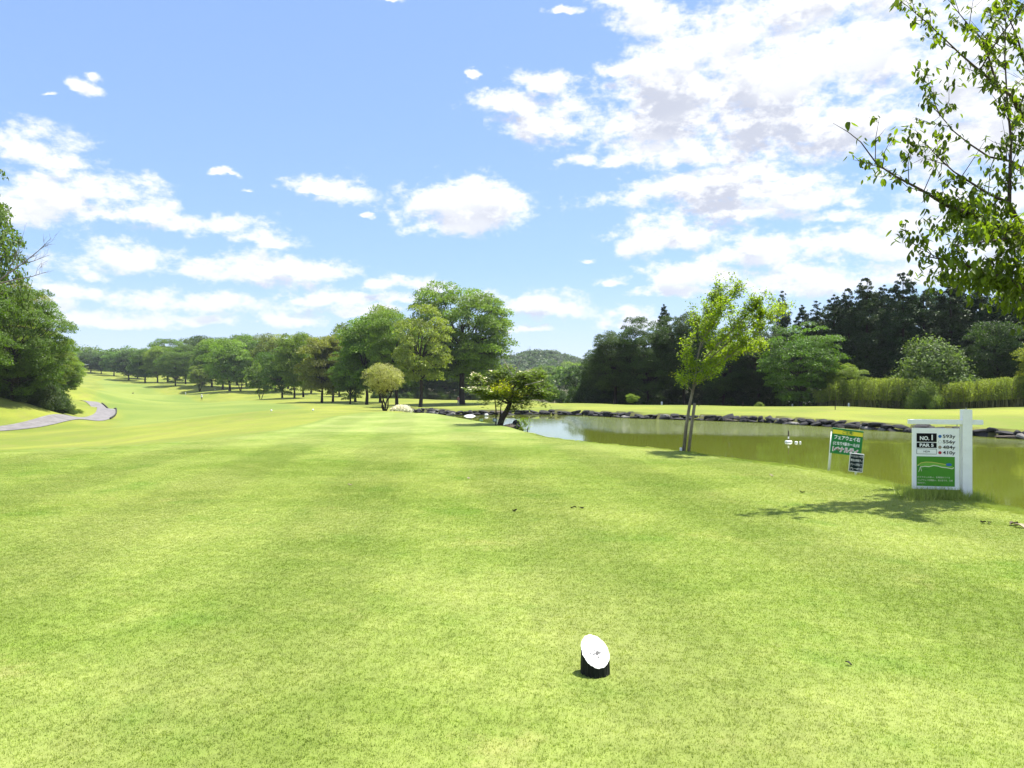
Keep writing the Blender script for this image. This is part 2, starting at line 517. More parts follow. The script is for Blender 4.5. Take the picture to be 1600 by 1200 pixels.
def build_terrain():
    azs = np.concatenate([np.linspace(-180, -48, 45, endpoint=False), np.linspace(-48, 48, 430, endpoint=False), np.linspace(48, 180, 45, endpoint=False)])
    rs = np.concatenate([[0.0], np.geomspace(1.2, 5000, 360)])
    A, RR = np.meshgrid(np.radians(azs), rs[1:])
    X = (RR * np.sin(A)).ravel(); Y = (RR * np.cos(A)).ravel()
    X = np.concatenate([[0.0], X]); Y = np.concatenate([[0.0], Y])
    Z = height(X, Y)
    na, nr = len(azs), len(rs) - 1
    td = poly_sd(X, Y, TEE); fd = poly_sd(X, Y, FAIRWAY); pd = poly_sd(X, Y, POND)
    zone = np.maximum(1 - sstep(td, -0.35, 0.5), 0.5 * (1 - sstep(fd, -1.5, 1.5)))
    # woods floor
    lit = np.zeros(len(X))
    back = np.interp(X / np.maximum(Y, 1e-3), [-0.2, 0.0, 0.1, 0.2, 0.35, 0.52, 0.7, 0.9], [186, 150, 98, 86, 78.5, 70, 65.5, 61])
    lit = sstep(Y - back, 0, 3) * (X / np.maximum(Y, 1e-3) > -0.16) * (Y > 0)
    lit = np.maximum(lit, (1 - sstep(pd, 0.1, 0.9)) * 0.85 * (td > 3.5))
    V = np.stack([X, Y, Z], 1)
    i = np.arange(nr - 1)[:, None] * na; j = np.arange(na)[None, :]; j2 = (j + 1) % na
    Q = np.stack([1 + i + j, 1 + i + na + j, 1 + i + na + j2, 1 + i + j2], -1).reshape(-1, 4)
    me = bpy.data.meshes.new("ground")
    tri = np.stack([np.zeros(na, int), 1 + np.arange(na), 1 + (np.arange(na) + 1) % na], 1)
    me.vertices.add(len(V)); me.vertices.foreach_set('co', V.astype(np.float32).ravel())
    loops = np.concatenate([Q.ravel(), tri.ravel()]).astype(np.int32)
    st = np.concatenate([np.arange(0, Q.size, 4), Q.size + np.arange(0, tri.size, 3)]).astype(np.int32)
    me.loops.add(len(loops)); me.loops.foreach_set('vertex_index', loops)
    me.polygons.add(len(st)); me.polygons.foreach_set('loop_start', st)
    me.polygons.foreach_set('use_smooth', np.ones(len(st), dtype=bool))
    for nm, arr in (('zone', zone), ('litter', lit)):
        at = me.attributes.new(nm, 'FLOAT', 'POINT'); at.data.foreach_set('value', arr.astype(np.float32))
    me.update(calc_edges=True)
    if me.polygons[len(st) // 2].normal.z < 0:
        me.flip_normals()
    me.materials.append(ground_material())
    o = link(bpy.data.objects.new("ground", me))
    tag(o, kind='structure')


build_terrain()


# ------------------------------------------------------------------ pond water
def build_water():
    m, a = mat("pond_water")
    pos = a.n('ShaderNodeNewGeometry').outputs['Position']
    wv = a.noise(a.v('MULTIPLY', pos, (1.0, 0.8, 1.0)), 4.0, 4, 0.6)
    wv2 = a.noise(a.v('MULTIPLY', pos, (0.5, 0.9, 1.0)), 1.1, 3, 0.5)
    wide = a.noise(a.v('MULTIPLY', pos, (0.6, 1.0, 1.0)), 0.14, 3, 0.5)
    sy = a.n('ShaderNodeSeparateXYZ', {0: pos})
    # breeze-ruffled band towards the far side, calmer water nearer
    t = a.m('MULTIPLY_ADD', sy.outputs[0], 0.45, sy.outputs[1])
    band = a.m('MULTIPLY', a.smooth(a.m('MULTIPLY_ADD', wide, 9.0, t), 41, 48.5), a.smooth(sy.outputs[0], 3.2, 5.5, 0.0, 1.0))
    st = a.m('MULTIPLY_ADD', band, 0.95, 0.012)
    hgt = a.m('ADD', wv, a.m('MULTIPLY', wv2, 0.9))
    bp = a.n('ShaderNodeBump', {'Strength': st, 'Distance': 0.09, 'Height': hgt})
    cl = a.noise(pos, 0.11, 4, 0.55)
    c = a.mix(cl, (0.080, 0.102, 0.010), (0.120, 0.146, 0.018))
    df = a.n('ShaderNodeBsdfDiffuse', {0: c})
    gl = a.n('ShaderNodeBsdfAnisotropic', {0: (1, 1, 1, 1), 1: 0.03, 'Normal': bp.outputs[0]})
    fr = a.n('ShaderNodeFresnel', {0: 1.33, 1: bp.outputs[0]})
    mx = a.n('ShaderNodeMixShader', {0: fr.outputs[0], 1: df.outputs[0], 2: gl.outputs[0]})
    a.n('ShaderNodeOutputMaterial', {0: mx.outputs[0]})
    # outline a little beyond the pond so the banks cut it
    from mathutils.geometry import tessellate_polygon
    P2 = [Vector((x, y, 0)) for x, y in POND]
    c0 = sum(P2, Vector()) / len(P2)
    n = len(P2)
    out = []
    for i, p in enumerate(P2):
        e = (P2[(i + 1) % n] - P2[i - 1]).normalized()
        nrm = Vector((e.y, -e.x, 0))
        if poly_sd(np.array([p.x + nrm.x * .3]), np.array([p.y + nrm.y * .3]), POND)[0] < 0: nrm = -nrm
        out.append(p + nrm * 0.25)
    tris = tessellate_polygon([out])
    me = bpy.data.meshes.new("pond_water")
    me.from_pydata([(p.x, p.y, WATER_Z) for p in out], [], [tuple(t) for t in tris])
    me.update()
    if me.polygons[0].normal.z < 0: me.flip_normals()
    me.materials.append(m)
    o = link(bpy.data.objects.new("pond_water", me))
    tag(o, kind='structure')


build_water()


# ------------------------------------------------------------------ cart path
def build_path():
    asphalt = simple("path_asphalt", (0.15, 0.142, 0.145), 0.9, 0.2, 1.5, 0.3)
    kerb = simple("dark_kerb", (0.03, 0.03, 0.025), 0.8)
    ctrl = [P(-300, 700, 48), P(-120, 683, 55), P(0, 668.5, 61), P(70, 661.5, 67), P(125, 655, 76), P(154, 651, 84), P(166, 647, 93), P(160, 641, 108), P(138, 636, 122), P(112, 632, 135), P(80, 630, 148)]
    # Catmull-Rom
    pts = []
    for i in range(1, len(ctrl) - 2):
        p0, p1, p2, p3 = ctrl[i - 1:i + 3]
        for k in range(24):
            t = k / 24
            pts.append(0.5 * ((2 * p1) + (p2 - p0) * t + (2 * p0 - 5 * p1 + 4 * p2 - p3) * t * t + (3 * p1 - p0 - 3 * p2 + p3) * t ** 3))
    xy = np.array([(p.x, p.y) for p in pts])
    tan = np.gradient(xy, axis=0); tan /= np.linalg.norm(tan, axis=1)[:, None]
    nor = np.stack([tan[:, 1], -tan[:, 0]], 1)      # to the right of travel
    offs = np.array([-1.05, -.6, 0, .6, 1.05])
    V = []
    for o in offs:
        q = xy + nor * o
        V.append(np.c_[q, height(q[:, 0], q[:, 1]) + 0.05])
    V = np.array(V); n = len(xy)
    vs = V.reshape(-1, 3)
    fs = [(c * n + i, (c + 1) * n + i, (c + 1) * n + i + 1, c * n + i + 1) for c in range(4) for i in range(n - 1)]
    me = mesh_quads("path", vs, fs, asphalt, smooth=True)
    if me.polygons[0].normal.z < 0: me.flip_normals()
    tag(link(bpy.data.objects.new("path", me)), kind='structure')
    # kerb round the outer side of the bend
    g = Geo()
    i0, i1 = int(n * .50), int(n * .84)
    for side in (1.15,):
        q = xy[i0:i1] + nor[i0:i1] * side
        z = height(q[:, 0], q[:, 1])
        for i in range(0, len(q) - 1):
            p, p2 = Vector((*q[i], z[i] + .14)), Vector((*q[i + 1], z[i + 1] + .14))
            d = (p2 - p)
            g.box((p + p2) / 2, (0.10, d.length * 1.02, 0.17), d.to_track_quat('Y', 'Z'))
    o = g.obj("path_kerb", kerb)
    tag(o, kind='structure')


build_path()

# ------------------------------------------------------------------ plant materials
def foliage_material(name, trans=0.4, gloss=0.35, tmul=(1.35, 1.5, 0.5), spread=0.5):
    m, a = mat(name)
    col = a.n('ShaderNodeObjectInfo').outputs['Color']
    rnd = a.n('ShaderNodeAttribute', attribute_name='rnd').outputs['Fac']
    f = a.n('ShaderNodeMapRange', {0: rnd, 1: 0.0, 2: 1.0, 3: 1 - spread, 4: 1 + spread}).outputs[0]
    c = a.mix(1.0, col, a.n('ShaderNodeCombineColor', {0: f, 1: f, 2: a.m('MULTIPLY', f, 0.9)}).outputs[0], 'MULTIPLY')
    pos = a.n('ShaderNodeNewGeometry').outputs['Position']
    c = a.mix(a.m('MULTIPLY', a.smooth(a.noise(pos, 0.35, 3, 0.5), 0.4, 0.7), 0.45), c, a.mix(1.0, c, (1.35, 1.2, 0.75), 'MULTIPLY'))
    bs = a.n('ShaderNodeBsdfPrincipled', {'Base Color': c, 'Roughness': 0.55, 'Specular IOR Level': gloss})
    tc = a.mix(1.0, c, tmul, 'MULTIPLY')
    tr = a.n('ShaderNodeBsdfTranslucent', {0: tc})
    mx = a.n('ShaderNodeMixShader', {0: trans, 1: bs.outputs[0], 2: tr.outputs[0]})
    a.n('ShaderNodeOutputMaterial', {0: mx.outputs[0]})
    return m


def bark_material(name, color, scale=6.0):
    m, a = mat(name)
    pos = a.n('ShaderNodeTexCoord').outputs['Object']
    st = a.v('MULTIPLY', pos, (1, 1, 0.22))
    nz = a.noise(st, scale, 6, 0.7)
    c = a.mix(a.smooth(nz, 0.35, 0.65), tuple(x * 0.6 for x in color), tuple(x * 1.35 for x in color))
    bp = a.n('ShaderNodeBump', {'Strength': 0.7, 'Distance': 0.02, 'Height': nz})
    bs = a.n('ShaderNodeBsdfPrincipled', {'Base Color': c, 'Roughness': 0.9, 'Specular IOR Level': 0.2, 'Normal': bp.outputs[0]})
    a.n('ShaderNodeOutputMaterial', {0: bs.outputs[0]})
    return m


M_LEAF = foliage_material("leaf_foliage", 0.45)
M_NEEDLE = foliage_material("conifer_foliage", 0.12, 0.15, (1.1, 1.2, 0.6), 0.45)
M_NEAR = foliage_material("near_leaf", 0.52, 0.45, (1.7, 1.75, 0.4), 0.45)
M_BLOSSOM = foliage_material("blossom", 0.3, 0.2, (1.1, 1.1, 1.0), 0.2)
M_BARK = bark_material("dark_bark", (0.040, 0.032, 0.024), 3.0)
M_GREYBARK = bark_material("grey_bark", (0.20, 0.175, 0.14), 14.0)
M_TWIG = bark_material("twig_bark", (0.075, 0.055, 0.05), 20.0)
M_DEAD = bark_material("dead_wood", (0.32, 0.29, 0.24), 20.0)


# ------------------------------------------------------------------ foliage geometry
def unit(v): return v / np.maximum(np.linalg.norm(v, axis=-1, keepdims=True), 1e-9)


def leaf_quads(C, Nrm, size, rg, aspect=0.55, axis=None):
    """rhombus leaves at C with normals Nrm"""
    n = len(C)
    Nrm = unit(Nrm)
    t = rg.normal(size=(n, 3)) if axis is None else axis
    t = unit(t - (t * Nrm).sum(1, keepdims=True) * Nrm)
    b = np.cross(Nrm, t)
    s = np.broadcast_to(np.asarray(size, float).reshape(-1, 1), (n, 1))
    V = np.empty((n, 4, 3))
    V[:, 0] = C - t * s * .5
    V[:, 1] = C + b * s * aspect * .5 + Nrm * s * .06
    V[:, 2] = C + t * s * .5
    V[:, 3] = C - b * s * aspect * .5 + Nrm * s * .06
    Q = np.arange(n * 4).reshape(n, 4)
    return V.reshape(-1, 3), Q


def clump_leaves(cent, rad, per, size, rg, flat=0.62, core=(0, 0, .5), upb=0.55, outb=0.5, rndb=0.8, pad=False):
    """leaves filling soft clumps; returns positions, normals, sizes, random values"""
    cs, ns, ss, rr = [], [], [], []
    core = np.array(core)
    for c, r in zip(cent, rad):
        k = max(8, int(per * (r / np.mean(rad)) ** 2))
        d = unit(rg.normal(size=(k, 3)))
        q = rg.uniform(0.35, 1.0, size=(k, 1)) ** 0.6
        q *= 1 + 0.25 * rg.normal(size=(k, 1))
        if pad:
            d[:, 2] = np.abs(d[:, 2]) * 1.1 - .30
            q = q ** .6
        p = c + d * q * r * np.array([1, 1, flat])
        out = unit(p - core)
        nn = rndb * unit(rg.normal(size=(k, 3))) + upb * np.array([0, 0, 1]) + outb * out
        cs.append(p); ns.append(nn)
        ss.append(size * rg.uniform(.6, 1.35, size=k))
        rr.append(np.clip(rg.uniform(0, 1) * .5 + rg.uniform(0, .5, size=k), 0, 1))
    return np.vstack(cs), np.vstack(ns), np.concatenate(ss), np.concatenate(rr)


def limb(p0, p1, r0, r1, rg, n=5, sag=0.0, wob=0.04):
    p0 = np.array(p0, float); p1 = np.array(p1, float)
    L = np.linalg.norm(p1 - p0)
    pts, rad = [], []
    for i in range(n):
        t = i / (n - 1)
        q = p0 + (p1 - p0) * t
        q = q + rg.normal(size=3) * wob * L * math.sin(math.pi * t) + np.array([0, 0, sag * L * math.sin(math.pi * t)])
        pts.append(q); rad.append(r0 + (r1 - r0) * t ** 0.8)
    return pts, rad


def broad_proto(seed, clumps=60, per=200, leaf=0.022, wid=0.43, zlo=0.24, lean=(0, 0), multi=0, fork=0.27, trunk=0.022, flat=0.62, cr=(.075, .165), dome=1.0):
    """unit-height broadleaf tree: trunk mesh and crown mesh"""
    rg = np.random.default_rng(seed)
    zc = zlo + (1 - zlo) * 0.46
    cent, rad = [], []
    ga = math.pi * (3 - 5 ** .5)
    lob = [(rg.uniform(0, 2 * math.pi), rg.uniform(-.6, .9), rg.uniform(.75, 1.2)) for _ in range(7)]
    for i in range(clumps):
        u = 1 - 2 * (i + .5) / clumps
        a = i * ga + rg.normal() * .3
        rr = max(0, 1 - abs(u) ** 2.7) ** .45
        k = rg.uniform(0.35, 1.0) ** 0.55
        k *= 1 + (.05 if seed in (14, 15) else .12) * sum(math.cos(a * j + l[0]) * l[2] for j, l in zip((1, 2, 3), lob)) * .6
        zz = u * k
        hz = (1 - zc) if zz > 0 else (zc - zlo)
        w = wid * (1.0 if zz > 0 else (1 - .25 * abs(zz)))
        c = np.array([rr * math.cos(a) * k * w, rr * math.sin(a) * k * w, zc + zz * hz * (1 if zz < 0 else dome)])
        r = rg.uniform(*cr)
        c[2] = min(c[2], 1.0 - r * flat * .8)
        cent.append(c); rad.append(r * 1.12)
    cent = np.array(cent); cent[:, 0] += lean[0] * cent[:, 2]; cent[:, 1] += lean[1] * cent[:, 2]
    C, Nn, S, rr = clump_leaves(cent, rad, per, leaf, rg, flat, core=(lean[0] * .5, lean[1] * .5, zc - .1), pad=True)
    V, Q = leaf_quads(C, Nn, S, rg)
    crown = mesh_quads("crown", V, Q, M_LEAF, rnd=rr)
    g = Geo()
    top = np.array([lean[0] * .6, lean[1] * .6, zc + .12])
    if multi:
        base = [np.array([math.cos(t) * .012, math.sin(t) * .012, -.01]) for t in np.linspace(0, 2 * math.pi, multi, endpoint=False)]
        order = rg.permutation(len(cent))
        for k, b0 in enumerate(base):
            tgt = np.array([math.cos(k * 2 * math.pi / multi) * wid * .5, math.sin(k * 2 * math.pi / multi) * wid * .5, zc])
            pts, rd = limb(b0, tgt, trunk * .55, trunk * .2, rg, 6)
            g.tube(pts, rd, 6)
            for c in cent[order[k::multi][:5]]:
                q = pts[3]
                pp, r2 = limb(q, c, trunk * .25, trunk * .06, rg, 4)
                g.tube(pp, r2, 4)
    else:
        fk = np.array([lean[0] * fork + rg.normal() * .01, lean[1] * fork + rg.normal() * .01, fork])
        tp = [np.array([0, 0, -0.02]), np.array([0, 0, .01]), np.array([rg.normal() * .006, rg.normal() * .006, fork * .5]), fk]
        g.tube(tp, [trunk * 1.7, trunk * 1.25, trunk, trunk * .9], 9, cap=False)
        pts, rd = limb(fk, top, trunk * .85, trunk * .3, rg, 5, wob=.05)
        g.tube(pts, rd, 7)
        for c in cent[rg.permutation(len(cent))[:int(clumps * .45)]]:
            k = rg.integers(0, 3)
            q = [fk, pts[1], pts[2]][k]
            pp, r2 = limb(q, c, trunk * .42, trunk * .08, rg, 5, wob=.06)
            g.tube(pp, r2, 5)
    return crown, g.mesh("trunk", M_BARK, True)


def conifer_proto(seed, per=150, leaf=0.02, wid=0.19, zlo=0.04, layers=20, tipr=0.012):
    rg = np.random.default_rng(seed)
    cent, rad = [], []
    for i in range(layers):
        z = zlo + (1 - zlo) * (i / (layers - 1)) ** 0.93
        env = wid * (max(0, 1 - z) ** 0.52) * rg.uniform(.85, 1.12) + tipr * .3
        k = max(2, int(3 + 60 * env))
        for j in range(k):
            a = rg.uniform(0, 2 * math.pi)
            q = env * rg.uniform(.45, 1.05)
            r = rg.uniform(.028, .056) * (0.22 + 1.15 * (1 - z) ** .7)
            cent.append((math.cos(a) * q, math.sin(a) * q, min(z + rg.normal() * .014 - .1 * q, .99))); rad.append(max(r, .008))
    cent = np.array(cent)
    cs, ns, ss, rr = [], [], [], []
    for c, r in zip(cent, rad):
        k = max(10, int(per * (r / .045) ** 1.6))
        d = unit(rg.normal(size=(k, 3)))
        p = c + d * rg.uniform(.3, 1.05, size=(k, 1)) * r * np.array([1.1, 1.1, .8])
        out = unit(p * np.array([1, 1, 0]) + np.array([0, 0, .02]))
        ns.append(.8 * unit(rg.normal(size=(k, 3))) + .6 * out + np.array([0, 0, .4]))
        cs.append(p); ss.append(leaf * rg.uniform(.6, 1.3, size=k)); rr.append(np.clip(rg.uniform(0, .5) + rg.uniform(0, .5, size=k), 0, 1))
    V, Q = leaf_quads(np.vstack(cs), np.vstack(ns), np.concatenate(ss), rg, 0.34)
    crown = mesh_quads("crown", V, Q, M_NEEDLE, rnd=np.concatenate(rr))
    g = Geo(); g.tube([(0, 0, -.02), (0, 0, .4), (0.004, 0, .97)], [.018, .011, .002], 7, cap=False)
    return crown, g.mesh("trunk", M_BARK, True)


def bush_proto(seed, per=150, leaf=0.045, clumps=34, name="foliage", material=None, wid=.55):
    rg = np.random.default_rng(seed)
    cent, rad = [], []
    for i in range(clumps):
        d = unit(rg.normal(size=3)); d[2] = abs(d[2])
        k = rg.uniform(.4, 1) ** .5
        cent.append(d * k * np.array([wid, wid, .82])); rad.append(rg.uniform(.13, .24))
    cent = np.array(cent); cent[:, 2] = np.clip(cent[:, 2], .08, .86)
    C, Nn, S, rr = clump_leaves(cent, rad, per, leaf, rg, .75, core=(0, 0, .2))
    C[:, 2] = np.maximum(C[:, 2], 0.0)
    V, Q = leaf_quads(C, Nn, S, rg)
    fol = mesh_quads(name, V, Q, material or M_LEAF, rnd=rr)
    g = Geo()
    for i in range(6):
        a = i * 1.05
        pts, rd = limb((math.cos(a) * .03, math.sin(a) * .03, -.03), cent[i], .022, .006, rg, 4)
        g.tube(pts, rd, 5)
    return fol, g.mesh("stem", M_BARK, True)


PROTO = {
    'broad_a': broad_proto(1, 74, 330, .026, .42, .14, trunk=.021, fork=.2),
    'broad_b': broad_proto(2, 80, 330, .027, .46, .12, (.05, 0), fork=.17, trunk=.023),
    'broad_c': broad_proto(3, 76, 320, .028, .36, .13, (-.04, .02), trunk=.020, fork=.2),
    'fine': broad_proto(4, 170, 420, .0165, .46, .05, trunk=.018, fork=.16, cr=(.055, .11)),
    'fine_b': broad_proto(15, 210, 330, .0165, .43, .17, trunk=.023, cr=(.05, .10), flat=.66),
    'spread': broad_proto(5, 100, 320, .022, .52, .08, (0, 0), fork=.15, trunk=.02, flat=.42),
    'vase': broad_proto(6, 60, 230, .024, .40, .36, multi=5, trunk=.035, flat=.7, cr=(.10, .16)),
    'small': broad_proto(7, 50, 220, .040, .44, .20, multi=3, trunk=.03),
    'pale': broad_proto(9, 90, 150, .023, .36, .20, (.03, 0), trunk=.021, cr=(.05, .10), flat=.6),
    'cedar_a': conifer_proto(21, 230, .022, .21, layers=27),
    'cedar_b': conifer_proto(22, 230, .022, wid=.185, layers=28),
    'spruce': conifer_proto(23, 170, .018, wid=.14, layers=34),
    'bush': bush_proto(31, 300, .055, 44),
    'bush_fine': bush_proto(32, 420, .036, 60, wid=.56),
}

GREEN = {
    'mid': (0.078, 0.140, 0.018), 'light': (0.130, 0.200, 0.022), 'olive': (0.145, 0.175, 0.034), 'dark': (0.040, 0.075, 0.016), 'deep': (0.028, 0.054, 0.016),
    'sage': (0.095, 0.155, 0.045), 'yellow': (0.22, 0.25, 0.022), 'pale': (0.145, 0.20, 0.045), 'blue': (0.052, 0.092, 0.032), 'blossom': (0.30, 0.29, 0.13), 'fresh': (0.14, 0.21, 0.025),
}


def plant(name, kind, px, base, d, top, hw, color, label, cat, group=None, parts=("crown", "trunk"), rz=None, asp=None):
    """one tree or bush: an Empty at its foot with crown and trunk"""
    q = P(px, base, d)
    d = corrected(px, d)
    z = gh(q.x, q.y)
    H = max(0.5, EYE + (600 - top) / F * d - z) * 1.015
    cr, tr = PROTO[kind]
    natural = {'broad_a': .42, 'broad_b': .46, 'broad_c': .36, 'fine': .46, 'fine_b': .42, 'spread': .52, 'vase': .40, 'small': .44, 'pale': .36, 'cedar_a': .19, 'cedar_b': .165, 'spruce': .12, 'bush': .62, 'bush_fine': .63}[kind]
    W = hw / F * d / (natural * 1.06)
    e = empty(name, (q.x, q.y, z - 0.03), label, cat, group, rz=rng.uniform(0, 6.28) if rz is None else rz, sc=(W, W, H))
    c = bpy.data.objects.new(parts[0], cr); link(c, e)
    j = rng.uniform(-.12, .12)
    col = np.array(GREEN[color]) * (1 + rng.uniform(-.12, .12)) * np.array([1 + j, 1, 1])
    c.color = (*col, 1)
    t = bpy.data.objects.new(parts[1], tr); link(t, e)
    return e


# ------------------------------------------------------------------ trees
ORD = ['first', 'second', 'third', 'fourth', 'fifth', 'sixth', 'seventh', 'eighth', 'ninth', 'tenth', 'eleventh', 'twelfth', 'thirteenth', 'fourteenth', 'fifteenth', 'sixteenth', 'seventeenth',
       'eighteenth', 'nineteenth', 'twentieth', 'twenty-first', 'twenty-second', 'twenty-third', 'twenty-fourth', 'twenty-fifth', 'twenty-sixth', 'twenty-seventh', 'twenty-eighth', 'twenty-ninth', 'thirtieth', 'thirty-first', 'thirty-second']

# the row along the left fairway: px, base, distance, top, half-width, kind, colour
ROW = [(142, 587, 372, 551, 15, 'broad_a', 'dark'), (158, 586, 366, 553, 12, 'broad_c', 'dark'), (178, 587, 356, 550, 17, 'broad_b', 'mid'), (201, 594, 330, 548, 19, 'broad_a', 'dark'),
       (227, 598, 300, 546, 20, 'broad_c', 'mid'), (246, 599, 292, 541, 19, 'broad_a', 'light'), (262, 596, 325, 531, 25, 'broad_b', 'mid'), (274, 603, 265, 542, 23, 'spread', 'mid'),
       (290, 601, 285, 539, 20, 'broad_a', 'mid'), (312, 606, 245, 570, 15, 'small', 'light'), (331, 604, 262, 531, 26, 'broad_b', 'light'), (348, 606, 252, 528, 27, 'broad_a', 'mid'),
       (359, 610, 228, 532, 32, 'broad_b', 'light'), (376, 610, 224, 548, 20, 'small', 'light'), (395, 606, 262, 527, 27, 'broad_c', 'mid'), (407, 618, 185, 562, 19, 'small', 'light'),
       (430, 612, 225, 522, 27, 'broad_a', 'pale'), (441, 621, 166, 541, 31, 'spread', 'mid'), (460, 622, 160, 521, 22, 'broad_c', 'light'), (474, 620, 170, 523, 26, 'broad_a', 'olive'),
       (503, 628, 139, 527, 34, 'broad_b', 'olive'), (520, 627, 142, 524, 27, 'broad_c', 'olive'), (547, 633, 121, 545, 30, 'spread', 'mid'), (555, 627, 144, 506, 32, 'broad_a', 'light'),
       (573, 633, 118, 492, 37, 'broad_c', 'light'), (594, 628, 138, 478, 33, 'broad_a', 'pale')]
ADJ = {'mid': 'mid-green', 'dark': 'dark green', 'light': 'bright green', 'olive': 'olive green', 'pale': 'pale green', 'deep': 'very dark green', 'yellow': 'yellow-green', 'blue': 'bluish green', 'fresh': 'fresh green'}
for i, (px, ba, d, top, hw, k, c) in enumerate(ROW):
    size = 'small' if k == 'small' else ('spreading' if k == 'spread' else 'full-crowned')
    plant('fairway_tree', k, px, ba, d, top, hw * 1.15, c, f'{size} {ADJ[c]} tree, {ORD[i]} from the left in the long row above the fairway', 'tree', 'trees in a row along the left fairway')

plant('fairway_tree', 'fine_b', 620, 634, 112, 487, 44, 'light', 'leafy light green tree with thick dark trunk behind the blossoming small tree', 'tree')
plant('fairway_tree', 'pale', 657, 638, 101, 478, 48, 'pale', 'open pale green tree with tall dark trunk left of the tallest round tree', 'tree', rz=0.4)
plant('round_tree', 'fine_b', 722, 632, 124, 445, 82, 'light', 'tallest tree with a broad round crown and single dark trunk beyond the tee', 'tree', rz=1.1)
plant('blossoming_tree', 'vase', 601, 640, 47, 567, 29, 'blossom', 'small multi-stemmed tree with pale cream crown at the end of the tee', 'tree', rz=0.3)

# trees filling in behind the row
BACK = [(215, 590, 345, 556, 20, 'broad_b', 'dark'), (300, 594, 335, 529, 22, 'broad_a', 'mid'), (318, 596, 320, 526, 24, 'broad_b', 'dark'), (370, 600, 290, 524, 26, 'broad_a', 'mid'), (385, 598, 300, 524, 24, 'broad_c', 'light'),
        (412, 600, 285, 530, 24, 'broad_b', 'blue'), (450, 605, 260, 524, 24, 'pale', 'pale'), (486, 612, 220, 528, 24, 'pale', 'pale'), (530, 616, 205, 524, 26, 'broad_b', 'mid'), (637, 622, 190, 545, 30, 'broad_b', 'mid')]
for i, (px, ba, d, top, hw, k, c) in enumerate(BACK):
    plant('background_tree', k, px, ba, d, top, hw, c, f'{ADJ[c]} tree showing behind the fairway row, {ORD[i]} from the left of those behind', 'tree', 'trees behind the fairway row')

# the dark belt of trees behind the middle lawn
BELT = []
xs = [585, 606, 626, 648, 668, 690, 706, 730, 752, 772, 792, 812, 833, 852, 874, 896]
tops = [560, 556, 562, 566, 560, 572, 556, 560, 548, 570, 576, 582, 577, 572, 574, 566]
for i, (x, tp) in enumerate(zip(xs, tops)):
    dd = 182 if x < 790 else 300
    k = ['broad_a', 'broad_b', 'spread', 'broad_c'][i % 4]
    c = 'blue' if x in (690, 752) else ['dark', 'mid', 'dark', 'mid', 'light'][(i * 3) % 5]
    if x > 800: c = ['light', 'mid', 'olive', 'mid', 'light'][i % 5]
    BELT.append((x, 622, dd, tp, 24, k, c))
for i, (px, ba, d, top, hw, k, c) in enumerate(BELT):
    plant('belt_tree', k, px, ba, d, top, hw, c, f'{ADJ[c]} tree in the belt behind the middle lawn, {ORD[i]} from the left', 'tree', 'belt of trees behind the middle lawn')
for i, x in enumerate(range(592, 912, 17)):
    dd = 178 if x < 800 else 178 - (x - 800) * .44
    plant('belt_bush', 'bush', x, 624, dd, 603 + (i * 7) % 9, 13, 'dark' if i % 3 else 'mid', f'low dark bush at the foot of the middle tree belt, {ORD[i]} from the left', 'bush', 'bushes under the middle tree belt', ("foliage", "stem"))

